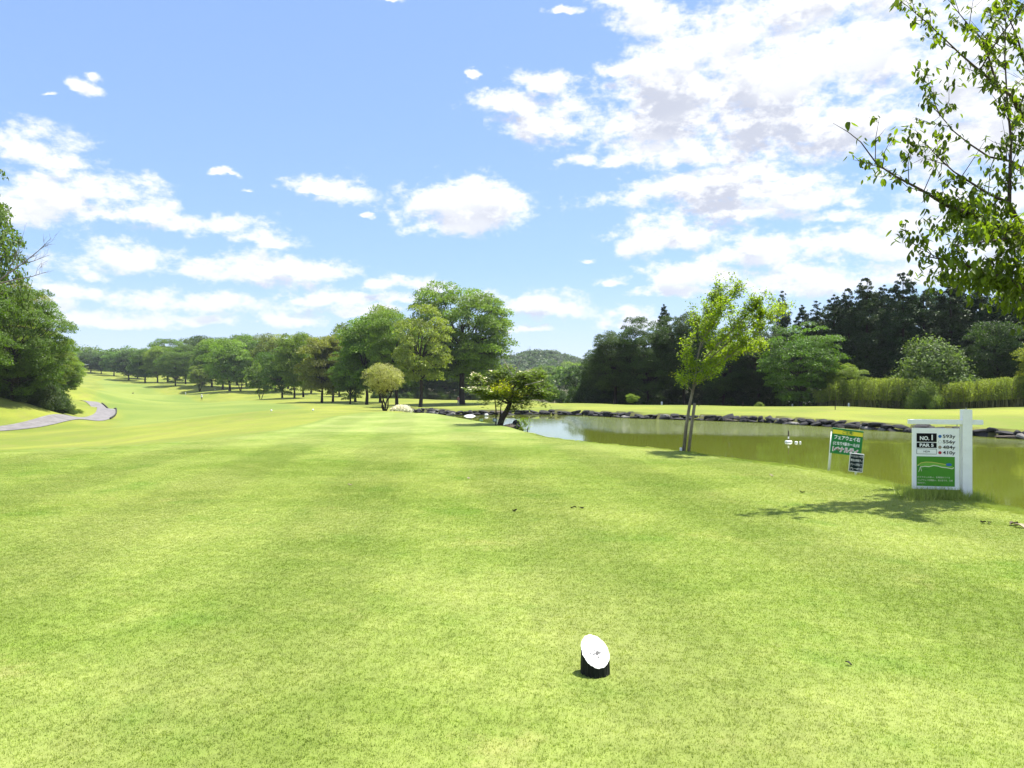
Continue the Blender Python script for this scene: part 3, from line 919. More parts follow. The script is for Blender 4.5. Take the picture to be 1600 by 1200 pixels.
# woods on the right: px, base, distance, top, half-width, kind, colour, label
RIGHT = [
    (930, 633, 122, 553, 24, 'broad_b', 'dark', 'dark shrubby tree at the left end of the right-hand woods'),
    (946, 632, 118, 541, 32, 'spread', 'dark', 'low dark green tree second from the left end of the woods'),
    (962, 632, 114, 520, 44, 'fine_b', 'dark', 'broad dark green tree left of the pointed conifer tip'),
    (1012, 633, 112, 497, 50, 'fine', 'dark', 'tall dark broadleaf tree just left of the staked yellow-green tree'),
    (1037, 633, 124, 477, 22, 'cedar_b', 'deep', 'pointed dark conifer whose tip rises above the broadleaf trees'),
    (1070, 634, 110, 492, 50, 'fine_b', 'dark', 'dark broadleaf tree directly behind the staked yellow-green tree'),
    (1130, 635, 106, 512, 46, 'fine', 'dark', 'dark broadleaf tree behind the right side of the staked tree'),
    (1185, 636, 104, 520, 44, 'fine_b', 'deep', 'dark tree between the staked tree and the drooping tree'),
    (1222, 637, 116, 457, 21, 'spruce', 'deep', 'narrow dark spruce standing alone against the sky behind the staked tree'),
    (1253, 637, 114, 478, 26, 'cedar_b', 'deep', 'short dark conifer right of the lone narrow spruce'),
    (1276, 637, 112, 472, 24, 'spruce', 'deep', 'slim dark conifer at the left foot of the tall cedars'),
    (1252, 638, 95, 506, 70, 'spread', 'mid', 'wide drooping broadleaf tree with rounded top beside the tall cedars'),
    (1303, 638, 108, 462, 32, 'cedar_b', 'deep', 'dark cedar stepping up at the left of the cedar group'),
    (1326, 638, 106, 452, 32, 'cedar_a', 'deep', 'dark cedar behind and left of the first high cedar peak'),
    (1354, 639, 104, 436, 42, 'cedar_a', 'deep', 'tall cedar forming the first high peak of the group'),
    (1382, 639, 110, 447, 32, 'cedar_b', 'deep', 'narrow cedar filling the notch between the two high peaks'),
    (1411, 639, 102, 428, 44, 'cedar_a', 'deep', 'tall full cedar forming the second high peak of the group'),
    (1444, 639, 110, 456, 36, 'cedar_b', 'deep', 'lower cedar in the dip right of the second peak'),
    (1486, 639, 99, 430, 54, 'cedar_a', 'deep', 'tall cedar above the round shrub, partly behind hanging leaves'),
    (1535, 639, 98, 446, 52, 'cedar_b', 'deep', 'dark cedar behind the hanging leaves, right of the round shrub'),
    (1585, 638, 96, 440, 54, 'cedar_a', 'deep', 'dark cedar behind the hanging branches at the frame edge'),
    (1560, 638, 90, 505, 44, 'broad_b', 'dark', 'dark broadleaf tree between the round shrub and the frame edge'),
    (1640, 638, 92, 440, 46, 'cedar_a', 'deep', 'cedar just beyond the frame edge'),
    (1700, 638, 90, 440, 46, 'cedar_b', 'deep', 'second cedar beyond the frame edge'),
    (1318, 634, 93, 566, 34, 'spread', 'fresh', 'low flat-topped bright green tree at the left end of the bamboo'),
    (1640, 636, 80, 520, 46, 'broad_a', 'yellow', 'yellow-green tree at the frame edge above the bamboo'),
]
for (px, ba, d, top, hw, k, c, lb) in RIGHT:
    plant({'c': 'cedar_tree', 's': 'woodland_tree', 'b': 'woodland_tree', 'f': 'woodland_tree'}[k[0]] if k != 'spruce' else 'spruce_tree', k, px, ba, d, top, hw, c, lb, 'tree')
plant('round_shrub', 'bush_fine', 1461, 636, 90.5, 510, 74, 'sage', 'large round pale-green shrub glowing in front of the dark cedars', 'shrub', None, ("foliage", "stem"))
plant('round_shrub', 'bush_fine', 1446, 639, 86.5, 582, 30, 'pale', 'smaller rounded pale shrub poking out of the bamboo thicket', 'shrub', None, ("foliage", "stem"))
# back ranks so the woods stay dark and deep
k = 0
for x in range(920, 1720, 44):
    yd = np.interp(x, [900, 1200, 1400, 1700], [146, 134, 124, 112])
    tp = np.interp(x, [900, 960, 1040, 1180, 1240, 1300, 1350, 1500, 1700], [580, 545, 515, 520, 510, 480, 460, 455, 450])
    plant('deep_wood_tree', ['broad_b', 'broad_a', 'cedar_a'][k % 3], x + rng.uniform(-8, 8), 632, yd, tp + rng.uniform(0, 8), 34, 'deep', f'very dark tree deep inside the right-hand woods, {ORD[k]} from the left', 'tree', 'trees deep in the right-hand woods')
    k += 1
k = 0
for x in range(905, 1700, 27):
    yd = np.interp(x, [900, 1035, 1125, 1210, 1320, 1400, 1500, 1600, 1750], [121, 115, 108, 104, 98, 95, 91, 88, 82])
    plant('wood_edge_bush', 'bush', x, 634, yd, 584 + (k * 11) % 19, 24, 'deep' if k % 4 else 'dark', f'dark bush at the foot of the right-hand woods, {ORD[k]} from the left', 'bush', 'bushes under the right-hand woods', ("foliage", "stem"))
    k += 1

# left-hand trees
plant('hillside_tree', 'fine', 20, 640, 72, 452, 74, 'mid', 'big broadleaf tree reaching to the ground at the left above the cart path', 'tree', rz=0.5)
plant('hillside_tree', 'pale', -38, 640, 66, 262, 74, 'mid', 'tallest left-hand tree leaning into the frame beside the bare branches', 'tree', rz=2.2)
plant('hillside_tree', 'fine', 66, 632, 92, 505, 46, 'light', 'light green tree stepping down behind the big left-hand tree', 'tree', rz=1.7)
plant('hillside_tree', 'fine', 98, 618, 118, 545, 34, 'light', 'farthest left-hand tree overhanging the fairway', 'tree', rz=3.0)
plant('hillside_tree', 'fine_b', -10, 625, 95, 440, 70, 'olive', 'olive green tree behind the big left-hand tree', 'tree', rz=4.0)
plant('hillside_tree', 'fine', -120, 640, 60, 400, 110, 'mid', 'left-hand tree outside the frame edge', 'tree', rz=4.4)
for i, (x, b, d, t, w, c) in enumerate([(95, 650, 78, 612, 22, 'dark'), (70, 642, 76, 590, 34, 'dark'), (30, 634, 74, 575, 42, 'dark'), (-10, 628, 72, 560, 40, 'mid'), (108, 652, 82, 634, 12, 'mid'), (120, 653, 86, 638, 10, 'light')]):
    plant('slope_bush', 'bush_fine', x, b, d, t, w, c, ['dark bush at the lower tip of the left-hand trees', 'large dark bush under the big left-hand tree', 'dark bush where the left bank meets the trees', 'leafy bush at the left frame edge under the tall tree',
          'small green bush beside the cart path bend', 'smallest bright bush just inside the cart path bend'][i], 'bush', None, ("foliage", "stem"))
# garden shrubs on the lawn beyond the pond
plant('lawn_shrub', 'small', 988, 643, 99, 615, 10, 'fresh', 'small round bright green shrub alone on the lawn beyond the pond', 'shrub', None, ("foliage", "stem"))
plant('lawn_shrub', 'bush_fine', 1187, 645, 88, 638, 8, 'light', 'tiny low shrub on the pond bank right of the staked tree', 'shrub', None, ("foliage", "stem"))
plant('lawn_shrub', 'small', 862, 638, 108, 600, 13, 'mid', 'small tree on the far bank just right of the flowering garden tree', 'shrub', None)


# ------------------------------------------------------------------ far woods and bamboo (uncountable masses)
def mass(name, spots, color, leafsize, per, label, material=None, flat=.7):
    """one mesh of many soft crowns: spots = (x, y, z, r)"""
    rg = np.random.default_rng(len(name) + len(spots))
    Cs, Ns, Ss, Rr = [], [], [], []
    for (x, y, z, r) in spots:
        n = per
        d = unit(rg.normal(size=(n, 3))); d[:, 2] = np.abs(d[:, 2]) * 1.0 - .15
        lob = 1 + .22 * np.sin(d[:, :1] * 5 + x) * np.cos(d[:, 1:2] * 6 + y) + .1 * rg.normal(size=(n, 1))
        Cs.append(np.array([x, y, z]) + d * lob * r * np.array([1, 1, flat])); Ns.append(d + .7 * unit(rg.normal(size=(n, 3))) + np.array([0, 0, .3]))
        Ss.append(leafsize * rg.uniform(.6, 1.3, size=n)); Rr.append(np.clip(rg.uniform(0, .6) + rg.uniform(0, .4, size=n), 0, 1))
    V, Q = leaf_quads(np.vstack(Cs), np.vstack(Ns), np.concatenate(Ss), rg, .7)
    o = link(bpy.data.objects.new(name, mesh_quads(name, V, Q, material or M_LEAF, rnd=np.concatenate(Rr))))
    o.color = (*GREEN[color], 1)
    return tag(o, label, 'woods', None, 'stuff')


sp = []
rg = np.random.default_rng(5)
for i in range(420):
    x = rg.uniform(-70, 150); y = rg.uniform(480, 680)
    sp.append((x, y, gh(x, y) + rg.uniform(2, 4), rg.uniform(4.5, 8)))
mass('far_wood', sp, 'blue', 1.7, 420, 'wooded hill far behind the pond, seen between the round tree and the woods')
sp = []
for i in range(150):
    x = rg.uniform(-290, -150); y = rg.uniform(395, 440)
    sp.append((x, y, gh(x, y) + rg.uniform(4, 8), rg.uniform(5, 8)))
for i in range(60):
    x = rg.uniform(-60, 110); y = rg.uniform(215, 300)
    sp.append((x, y, gh(x, y) + rg.uniform(3, 5.5), rg.uniform(4, 6)))
for i in range(40):
    x = rg.uniform(-170, -70); y = rg.uniform(320, 380)
    sp.append((x, y, gh(x, y) + rg.uniform(3, 6), rg.uniform(5, 7)))
mass('distant_wood', sp, 'mid', 1.1, 420, 'distant woods closing the end of the fairway and the valley')


def bamboo():
    rg = np.random.default_rng(77)
    C, N_, S, Rn = [], [], [], []
    g = Geo()
    for i in range(680):
        px = rg.uniform(1275, 1720)
        d = np.interp(px, [1270, 1400, 1600, 1750], [95, 91.5, 84.5, 79]) + rg.uniform(-3.5, .6)
        q = P(px, 630, d); z = gh(q.x, q.y); d = corrected(px, d)
        tp = np.interp(px, [1270, 1300, 1330, 1400, 1450, 1480, 1520, 1600, 1700], [617, 600, 594, 592, 596, 600, 597, 588, 582]) + rg.normal() * 2.0
        h = EYE + (600 - tp) / F * d - z
        lean = rg.normal(size=2) * .25
        top = Vector((q.x + lean[0], q.y + lean[1], z + h))
        g.tube([(q.x, q.y, z - .1), (q.x + lean[0] * .3, q.y + lean[1] * .3, z + h * .6), top], [.022, .018, .006], 4, cap=False)
        n = 150
        t = rg.uniform(.18, 1.0, size=n) ** .75
        r = .10 + .30 * np.sin(np.clip(t, 0, 1) * math.pi * .85)
        a = rg.uniform(0, 6.28, size=n)
        p = np.stack([q.x + lean[0] * t + np.cos(a) * r * rg.uniform(.2, 1, n), q.y + lean[1] * t + np.sin(a) * r * rg.uniform(.2, 1, n), z + h * t * 1.0], 1)
        C.append(p); N_.append(unit(rg.normal(size=(n, 3))) + np.array([0, -.2, .35])); S.append(rg.uniform(.10, .21, n)); Rn.append(np.clip(rg.uniform(0, .5) + rg.uniform(0, .5, n), 0, 1))
    C = np.vstack(C)
    ax = rg.normal(size=C.shape) * .6 + np.array([0, 0, 1.0])
    V, Q = leaf_quads(C, np.vstack(N_), np.concatenate(S), rg, .28, axis=ax)
    e = empty('bamboo_thicket', P(1450, 638, 88), 'long olive-green bamboo thicket between the far lawn and the dark cedars', 'bamboo thicket')
    e.location.z = gh(e.location.x, e.location.y)
    e['kind'] = 'stuff'
    L = np.array(e.location)
    o = link(bpy.data.objects.new('foliage', mesh_quads('foliage', V - L, Q, M_LEAF, rnd=np.concatenate(Rn))), e)
    o.color = (0.20, 0.25, 0.055, 1); o['kind'] = 'stuff'
    s = g.obj('stem', simple('bamboo_cane', (0.16, 0.16, 0.06)), e); s['kind'] = 'stuff'
    s.location = -e.location


bamboo()


# ------------------------------------------------------------------ hand-shaped trees
def twig_system(limbs, rg, twigs, tlen, r_t, up=0.6, spread=0.7, sub=2, along=0.35, start=0.15, tdir=(0, 0, 0)):
    """limbs: list of (points, radii). Sprouts twigs; returns all tubes and the leafy nodes (position, direction)."""
    tubes, nodes = [], []
    for pts, rad in limbs:
        P_ = [np.array(p, float) for p in pts]
        tubes.append((P_, rad))
        seg = [np.linalg.norm(P_[i + 1] - P_[i]) for i in range(len(P_) - 1)]
        tot = sum(seg)
        n = max(2, int(twigs * tot))
        for k in range(n):
            s = rg.uniform(start, 1.0) * tot
            i = 0
            while i < len(seg) - 1 and s > seg[i]: s -= seg[i]; i += 1
            f = min(1, s / seg[i])
            q = P_[i] + (P_[i + 1] - P_[i]) * f
            dr = unit(P_[i + 1] - P_[i])
            r0 = min(r_t, (rad[i] + (rad[i + 1] - rad[i]) * f) * .8)
            v = unit(dr * along + unit(rg.normal(size=3)) * spread + np.array([0, 0, up]) + np.array(tdir))
            L = tlen * rg.uniform(.35, 1.1)
            mid = q + v * L * .5 + rg.normal(size=3) * L * .06
            end = q + v * L + np.array([0, 0, .06 * L]) + rg.normal(size=3) * L * .06
            tubes.append(([q, mid, end], [r0, r0 * .7, r0 * .25]))
            nodes += [(mid, v), (end, v), (q + v * L * .75, v)]
            for _ in range(sub):
                t0 = rg.uniform(.25, .9)
                b = q + (end - q) * t0
                v2 = unit(v * .6 + unit(rg.normal(size=3)) * .8 + np.array([0, 0, up * .5]))
                L2 = L * rg.uniform(.3, .6)
                e2 = b + v2 * L2
                tubes.append(([b, b + v2 * L2 * .5 + rg.normal(size=3) * L2 * .05, e2], [r0 * .5, r0 * .4, r0 * .15]))
                nodes += [(e2, v2), (b + v2 * L2 * .5, v2)]
    return tubes, nodes


def add_tubes(g, tubes, n=5):
    for pts, rad in tubes: g.tube(pts, rad, n, cap=False)


# --- staked young tree by the water
def staked_tree():
    d = 17.4
    rg = np.random.default_rng(3)
    base = P(1068, 703, d); base.z = gh(base.x, base.y)
    e = empty('staked_tree', base, 'slim young tree with yellow-green leaves leaning right at the pond edge', 'tree')
    B = np.array(base)
    D = lambda px, py, dd=0.0: np.array(P(px, py, d + dd)) - B
    trunk = [np.array([0, 0, -.05]), D(1072, 668), D(1078, 630), D(1084, 604), D(1088, 570, .05), D(1093, 545, .1), D(1098, 520, .1)]
    g = Geo(); g.tube(trunk, [.044, .038, .035, .031, .022, .017, .010], 10)
    limbs = [
        ([D(1084, 604), D(1110, 580, .1), D(1140, 556, .2), D(1175, 528, .3), D(1210, 500, .35)], [.026, .02, .015, .01, .004]),
        ([D(1088, 572), D(1115, 545, -.2), D(1145, 515, -.35), D(1180, 480, -.4), D(1200, 470, -.4)], [.022, .017, .012, .008, .003]),
        ([D(1093, 548), D(1112, 510, .2), D(1130, 480, .3), D(1158, 452, .4)], [.018, .012, .008, .003]),
        ([D(1098, 520, .1), D(1108, 490), D(1118, 466, -.1), D(1134, 452, -.1)], [.012, .009, .006, .003]),
        ([D(1096, 530, .1), D(1088, 505, .2), D(1082, 490, .3)], [.012, .008, .003]),
        ([D(1086, 590), D(1076, 572, -.2), D(1070, 555, -.25), D(1072, 542, -.3)], [.012, .009, .006, .003]),
        ([D(1082, 612), D(1074, 602, -.1), D(1065, 595, -.2)], [.010, .007, .003]),
        ([D(1085, 600), D(1105, 592, -.4), D(1120, 580, -.6)], [.010, .007, .003]),
        ([D(1086, 585), D(1120, 565, .5), D(1160, 552, .8), D(1195, 545, .9)], [.018, .012, .008, .003]),
        ([D(1110, 560, .1), D(1150, 525, -.1), D(1195, 495, -.1), D(1225, 497, -.1)], [.016, .011, .007, .003]),
        ([D(1094, 540), D(1105, 520, -.6), D(1125, 498, -.8), D(1150, 485, -.9)], [.014, .01, .006, .003]),
    ]
    tubes, nodes = twig_system(limbs, rg, 18, .36, .007, up=.55, spread=.6, sub=3)
    add_tubes(g, tubes, 5)
    t = g.obj('trunk', M_GREYBARK, e, True)
    nodes = [(p, v) for p, v in nodes if p[2] > 1.25]
    C, Nn, S, A = [], [], [], []
    for p, v in nodes:
        k = rg.integers(5, 11)
        q = p + rg.normal(size=(k, 3)) * .05
        C.append(q); Nn.append(unit(rg.normal(size=(k, 3))) * .7 + np.array([-.1, -.1, .7])); S.append(rg.uniform(.035, .07, k)); A.append(v + rg.normal(size=(k, 3)) * .6)
    V, Q = leaf_quads(np.vstack(C), np.vstack(Nn), np.concatenate(S), rg, .6, axis=np.vstack(A))
    c = link(bpy.data.objects.new('crown', mesh_quads('crown', V, Q, M_NEAR, rnd=rg.uniform(0, 1, len(Q)))), e)
    c.color = (0.185, 0.26, 0.018, 1)
    # a second support: the wooden stake
    q = P(1075, 704, 17.3); q.z = gh(q.x, q.y)
    g = Geo(); a = P(1085.5, 630, 17.25)
    g.tube([q - Vector((0, 0, .1)), q.lerp(a, .5), a], [.038, .036, .034], 10)
    o = g.obj('support_stake', bark_material('stake_wood', (0.22, 0.19, 0.14), 14.0), None, True)
    for poly in o.data.vertices: poly.co -= q
    o.location = q
    tag(o, 'grey wooden stake standing beside the young yellow-green tree', 'stake')
    # ribbon of white tape near the foot
    g = Geo(); w = base + Vector((-.07, -.03, .0))
    g.box((w.x, w.y, w.z + .05), (.05, .05, .1), bev=.01)
    o = g.obj('peg', simple('white_plastic', (.75, .76, .74), .4))
    tag(o, 'short white peg at the foot of the young staked tree', 'peg')


staked_tree()


# --- layered flowering garden tree
def garden_tree():
    d = 28.0
    rg = np.random.default_rng(8)
    base = P(779, 668, d); base.z = min(base.z, gh(base.x, base.y))
    e = empty('garden_tree', base, 'low layered garden tree with white blossom and leaning trunk by the rocks', 'tree')
    B = np.array(base)
    D = lambda px, py, dd=0.0: np.array(P(px, py, d + dd)) - B
    g = Geo()
    g.tube([np.array([0, 0, -.1]), D(784, 655), D(792, 642), D(797, 630), D(800, 615)], [.13, .11, .10, .08, .05], 9)
    stems = [([D(775, 668), D(775, 640, -.1), D(773, 622, -.1), D(766, 604, -.1)], [.03, .025, .02, .01]), ([D(779, 668), D(782, 645), D(783, 628), D(792, 630)], [.028, .022, .018, .008])]
    add_tubes(g, stems, 6)
    limbs = [([D(797, 630), D(780, 612, .3), D(760, 600, .5), D(742, 592, .5)], [.05, .035, .02, .006]),
             ([D(797, 632), D(775, 622, -.4), D(758, 615, -.6), D(742, 615, -.7)], [.045, .03, .018, .006]),
             ([D(800, 615), D(815, 605, .3), D(832, 598, .4), D(852, 595, .4)], [.05, .035, .02, .006]),
             ([D(800, 620), D(820, 618, -.3), D(838, 616, -.4), D(856, 614, -.4)], [.05, .03, .02, .006]),
             ([D(798, 628), D(815, 630, -.2), D(826, 634, -.3)], [.035, .02, .006]),
             ([D(800, 612), D(795, 600, .3), D(790, 592, .4), D(783, 585, .4)], [.04, .025, .015, .005]),
             ([D(800, 612), D(808, 598, -.2), D(825, 588, -.2)], [.03, .02, .006]),
             ([D(797, 626), D(790, 615, .8), D(782, 606, 1.2), D(770, 600, 1.4)], [.03, .02, .01, .005]),
             ([D(800, 620), D(815, 612, .8), D(830, 606, 1.2), D(840, 606, 1.4)], [.03, .02, .01, .005])]
    tubes, nodes = twig_system(limbs, rg, 12, .48, .01, up=.12, spread=.7, sub=3, start=.25)
    add_tubes(g, tubes, 5)
    g.obj('trunk', M_BARK, e, True)
    C, Nn, S = [], [], []
    for p, v in nodes:
        k = rg.integers(9, 16)
        C.append(p + rg.normal(size=(k, 3)) * np.array([.11, .11, .035])); Nn.append(unit(rg.normal(size=(k, 3))) * .45 + np.array([0, 0, 1])); S.append(rg.uniform(.07, .12, k))
    C = np.vstack(C)
    V, Q = leaf_quads(C, np.vstack(Nn), np.concatenate(S), rg, .6)
    c = link(bpy.data.objects.new('crown', mesh_quads('crown', V, Q, M_LEAF, rnd=rg.uniform(0, 1, len(Q)))), e); c.color = (0.105, 0.155, 0.026, 1)
    # blossom laid on the tops of the layers, thickest to the lower right and upper left
    idx = [i for i in range(len(C)) if rg.uniform() < (.045 if (C[i][0] > .55 and C[i][2] < 1.0) or (C[i][0] < -.3 and C[i][2] > 1.3) else .006)]
    CB = np.repeat(C[idx] + np.array([0, 0, .05]), 3, axis=0) + rg.normal(size=(len(idx) * 3, 3)) * np.array([.05, .05, .01])
    V, Q = leaf_quads(CB, np.array([0, -.1, 1.0]) + rg.normal(size=CB.shape) * .3, rg.uniform(.06, .10, len(CB)), rg, .8)
    b = link(bpy.data.objects.new('blossom', mesh_quads('blossom', V, Q, M_BLOSSOM, rnd=rg.uniform(0, 1, len(Q)))), e); b.color = (.72, .70, .62, 1)
    # yellow-green heart of the crown
    cc = np.array([D(778 + 2.6 * i, 612 + 5 * math.sin(i * 1.7), -.5 + .1 * (i % 3)) for i in range(-3, 9)] + [D(786, 600, -.4), D(795, 605, -.5), D(775, 608, -.5), D(812, 617, -.5), D(824, 612, -.5)])
    CC = np.repeat(cc, 90, axis=0) + rg.normal(size=(len(cc) * 90, 3)) * np.array([.11, .11, .09])
    V, Q = leaf_quads(CC, unit(rg.normal(size=CC.shape)) * .7 + np.array([0, -.1, .7]), rg.uniform(.04, .08, len(CC)), rg, .6)
    y = link(bpy.data.objects.new('young_foliage', mesh_quads('young_foliage', V, Q, M_NEAR, rnd=rg.uniform(0, 1, len(Q)))), e); y.color = (.23, .27, .016, 1)
    y['label'] = 'yellow-green young leaves in the middle of the crown'
    g = Geo()
    dead = [([D(802, 592), D(799, 584), D(793, 573), D(786, 560)], [.03, .026, .02, .009]), ([D(803, 592), D(806, 583), D(809, 573), D(813, 562)], [.03, .025, .02, .009]),
            ([D(803, 592), D(812, 586), D(822, 580), D(834, 573)], [.026, .02, .015, .007]), ([D(800, 612), D(802, 600), D(802, 590)], [.045, .04, .032]),
            ([D(820, 602, -.4), D(832, 599, -.5), D(848, 595, -.5)], [.026, .02, .010])]
    add_tubes(g, dead, 5)
    o = g.obj('dead_branch', M_DEAD, e, True); o['label'] = 'bare bleached branches sticking out of the top'


garden_tree()


# --- near overhanging tree at the right
def leaf_mesh(i, L=.102, Wd=.056):
    """folded, drooping leaf hanging from its stalk at the origin, pointing down -Z"""
    rg = np.random.default_rng(40 + i)
    n = 5
    vs, fs = [], []
    curl = [.25, .5, -.1][i]
    for k in range(n):
        t = k / (n - 1)
        w = Wd * .5 * math.sin(math.pi * (t * .9 + .05)) ** .75 * (1 - .25 * t)
        y = curl * L * t * t
        vs += [(-w, y + w * .45, -L * t), (0, y, -L * t), (w, y + w * .45, -L * t)]
    for k in range(n - 1):
        for c in (0, 1):
            a = k * 3 + c
            fs.append((a, a + 1, a + 4, a + 3))
    me = mesh_quads('leaf', vs, fs, M_NEAR, rnd=[rg.uniform(.2, .9)] * len(fs), smooth=True)
    return me


def overhanging_tree():
    rg = np.random.default_rng(19)
    bx, by = 9.5, 11.0
    base = Vector((bx, by, gh(bx, by)))
    e = empty('overhanging_tree', base, 'near tree reaching in from the right with long thin branches of drooping leaves', 'tree')
    B = np.array(base)
    D = lambda px, py, dd: np.array(P(px, py, dd + 1.1)) - B
    fork = D(1745, 560, 10.1)
    g = Geo()
    g.tube([np.array([0, 0, -.1]), fork * .5 + np.array([.05, 0, 0]), fork, D(1700, 470, 10.0), D(1650, 410, 9.8), D(1602, 368, 9.6)], [.15, .12, .10, .075, .055, .042], 10)
    limbs = [
        ([D(1602, 368, 9.6), D(1590, 345, 9.55), D(1577, 317, 9.5), D(1578, 270, 9.5), D(1580, 220, 9.5), D(1574, 160, 9.5), D(1570, 90, 9.5), D(1572, 20, 9.5)], [.042, .034, .028, .022, .018, .013, .009, .004]),
        ([D(1577, 317, 9.5), D(1545, 303, 9.4), D(1515, 284, 9.3), D(1490, 268, 9.2), D(1465, 245, 9.1), D(1445, 222, 9.0)], [.022, .018, .014, .010, .007, .003]),
        ([D(1640, 400, 9.8), D(1570, 357, 9.6), D(1520, 335, 9.4), D(1480, 322, 9.2), D(1440, 297, 9.1), D(1400, 276, 9.0), D(1370, 256, 8.9), D(1345, 222, 8.8), D(1325, 206, 8.8), D(1301, 192, 8.8)], [.04, .032, .026, .021, .017, .013, .010, .007, .005, .002]),
        ([D(1680, 330, 10.2), D(1620, 220, 10.0), D(1580, 150, 9.9), D(1554, 130, 9.8), D(1530, 110, 9.7), D(1500, 84, 9.6), D(1475, 60, 9.5), D(1440, 28, 9.4), D(1400, -5, 9.4)], [.04, .03, .024, .02, .016, .012, .009, .006, .003]),
        ([D(1556, 128, 9.8), D(1545, 90, 9.9), D(1535, 62, 9.9), D(1510, 35, 9.9), D(1478, -5, 9.9)], [.018, .014, .011, .008, .003]),
        ([D(1640, 290, 10.0), D(1580, 252, 9.9), D(1545, 245, 9.8), D(1515, 225, 9.7), D(1490, 205, 9.6), D(1465, 175, 9.5), D(1445, 154, 9.5)], [.024, .018, .014, .011, .008, .006, .003]),
        ([D(1700, 500, 9.8), D(1640, 470, 9.5), D(1570, 435, 9.3), D(1510, 415, 9.1), D(1470, 405, 9.0), D(1434, 398, 9.0)], [.05, .038, .026, .017, .010, .004]),
        ([D(1640, 470, 9.5), D(1600, 452, 9.9), D(1560, 448, 10.2)], [.02, .014, .005]),
        ([D(1700, 420, 10.2), D(1640, 372, 10.4), D(1590, 355, 10.5), D(1540, 345, 10.6), D(1480, 350, 10.6)], [.03, .024, .018, .012, .004]),
        ([D(1602, 368, 9.6), D(1560, 375, 9.0), D(1520, 380, 8.6), D(1490, 385, 8.5)], [.02, .014, .009, .004]),
        ([D(1660, 250, 10.4), D(1610, 130, 10.4), D(1590, 60, 10.5), D(1560, -10, 10.5)], [.03, .02, .012, .006]),
        ([D(1530, 112, 9.7), D(1560, 60, 9.2), D(1600, 10, 9.0), D(1630, -30, 9.0)], [.012, .009, .006, .003]),
        ([fork, D(1690, 360, 10.2), D(1680, 330, 10.2), D(1700, 200, 10.5), D(1720, 40, 10.6)], [.08, .05, .04, .03, .01]),
    ]
    tubes, nodes = twig_system(limbs, rg, 5.0, .58, .0065, up=.55, spread=.75, sub=2, start=.10, tdir=(-.15, 0, 0))
    add_tubes(g, tubes, 6)
    g.obj('trunk', M_TWIG, e, True)
    # leafy bunches: sparse on the upper limbs, thick low down
    pos, rot, scl = [], [], []
    def bunch(p, k):
        for _ in range(k):
            q = p + rg.normal(size=3) * .035
            az = rg.uniform(0, 2 * math.pi); tilt = abs(rg.normal() * .45) + .12
            rot.append(Quaternion((0, 0, 1), az) @ Quaternion((1, 0, 0), tilt))
            pos.append(q); scl.append(rg.uniform(.62, 1.2))
    for p, v in nodes:
        w = p + B
        py = 600 - (w[2] - EYE) / w[1] * F; px = 800 + w[0] / w[1] * F
        dens = np.interp(py, [-40, 120, 220, 300, 360, 460], [.6, .6, .62, .8, 1.0, 1.0])
        if rg.uniform() < dens: bunch(p, int(rg.integers(3, 6 if py < 300 else 8)))
    for pts, rad in limbs:
        A_ = [np.array(q, float) for q in pts]
        for i in range(len(A_) - 1):
            L_ = np.linalg.norm(A_[i + 1] - A_[i])
            for _ in range(int(L_ / .075)):
                if rad[i] < .03 and rg.uniform() < .62:
                    bunch(A_[i] + (A_[i + 1] - A_[i]) * rg.uniform() + rg.normal(size=3) * .05, int(rg.integers(2, 5)))
    # leafy sprays under the lower limbs
    for (a, b, n) in ((D(1440, 405, 9.0), D(1650, 450, 9.6), 170), (D(1465, 425, 9.2), D(1640, 440, 10.0), 130), (D(1540, 450, 9.2), D(1640, 490, 9.8), 70), (D(1460, 330, 9.2), D(1640, 375, 9.9), 120)):
        for _ in range(n):
            t = rg.uniform() ** .8
            bunch(a + (b - a) * t + rg.normal(size=3) * np.array([.10, .22, .11]), int(rg.integers(3, 6)))
    pos = np.array(pos)
    W = pos + B
    ok = (800 + W[:, 0] / W[:, 1] * F < 1625) | (rg.uniform(size=len(W)) < .12)
    pos = pos[ok]; W = W[ok]; rot = [q for q, k_ in zip(rot, ok) if k_]; scl = [q for q, k_ in zip(scl, ok) if k_]
    PX = 800 + W[:, 0] / W[:, 1] * F; PY = 600 - (W[:, 2] - EYE) / W[:, 1] * F
    vis = np.where((PX < 1600) & (PY > 0), np.array(scl) / W[:, 1], 0)
    big = set(np.argsort(-vis)[:300].tolist())
    lm = [leaf_mesh(i) for i in range(3)]
    base_v = [np.array([v.co for v in m.vertices]) for m in lm]
    base_f = np.array([list(p.vertices) for p in lm[0].polygons])
    VV, QQ, RRn = [], [], []
    off = 0
    for i in range(len(pos)):
        j = int(rg.integers(0, 3))
        if i in big:
            o = bpy.data.objects.new('leaf', lm[j]); o.rotation_mode = 'QUATERNION'
            o.location = pos[i]; o.rotation_quaternion = rot[i]; o.scale = (scl[i],) * 3
            f = rg.uniform(.75, 1.3); o.color = (.085 * f, .128 * f, .015 * f, 1)
            link(o, e)
        else:
            M = np.array(rot[i].to_matrix())
            VV.append(base_v[j] @ M.T * scl[i] + pos[i]); QQ.append(base_f + off); off += len(base_v[j])
            RRn += [rg.uniform(0, 1)] * len(base_f)
    me = mesh_quads('foliage', np.vstack(VV), np.vstack(QQ), M_NEAR, rnd=RRn, smooth=True)
    o = link(bpy.data.objects.new('foliage', me), e); o.color = (.085, .128, .015, 1); o['kind'] = 'stuff'


overhanging_tree()


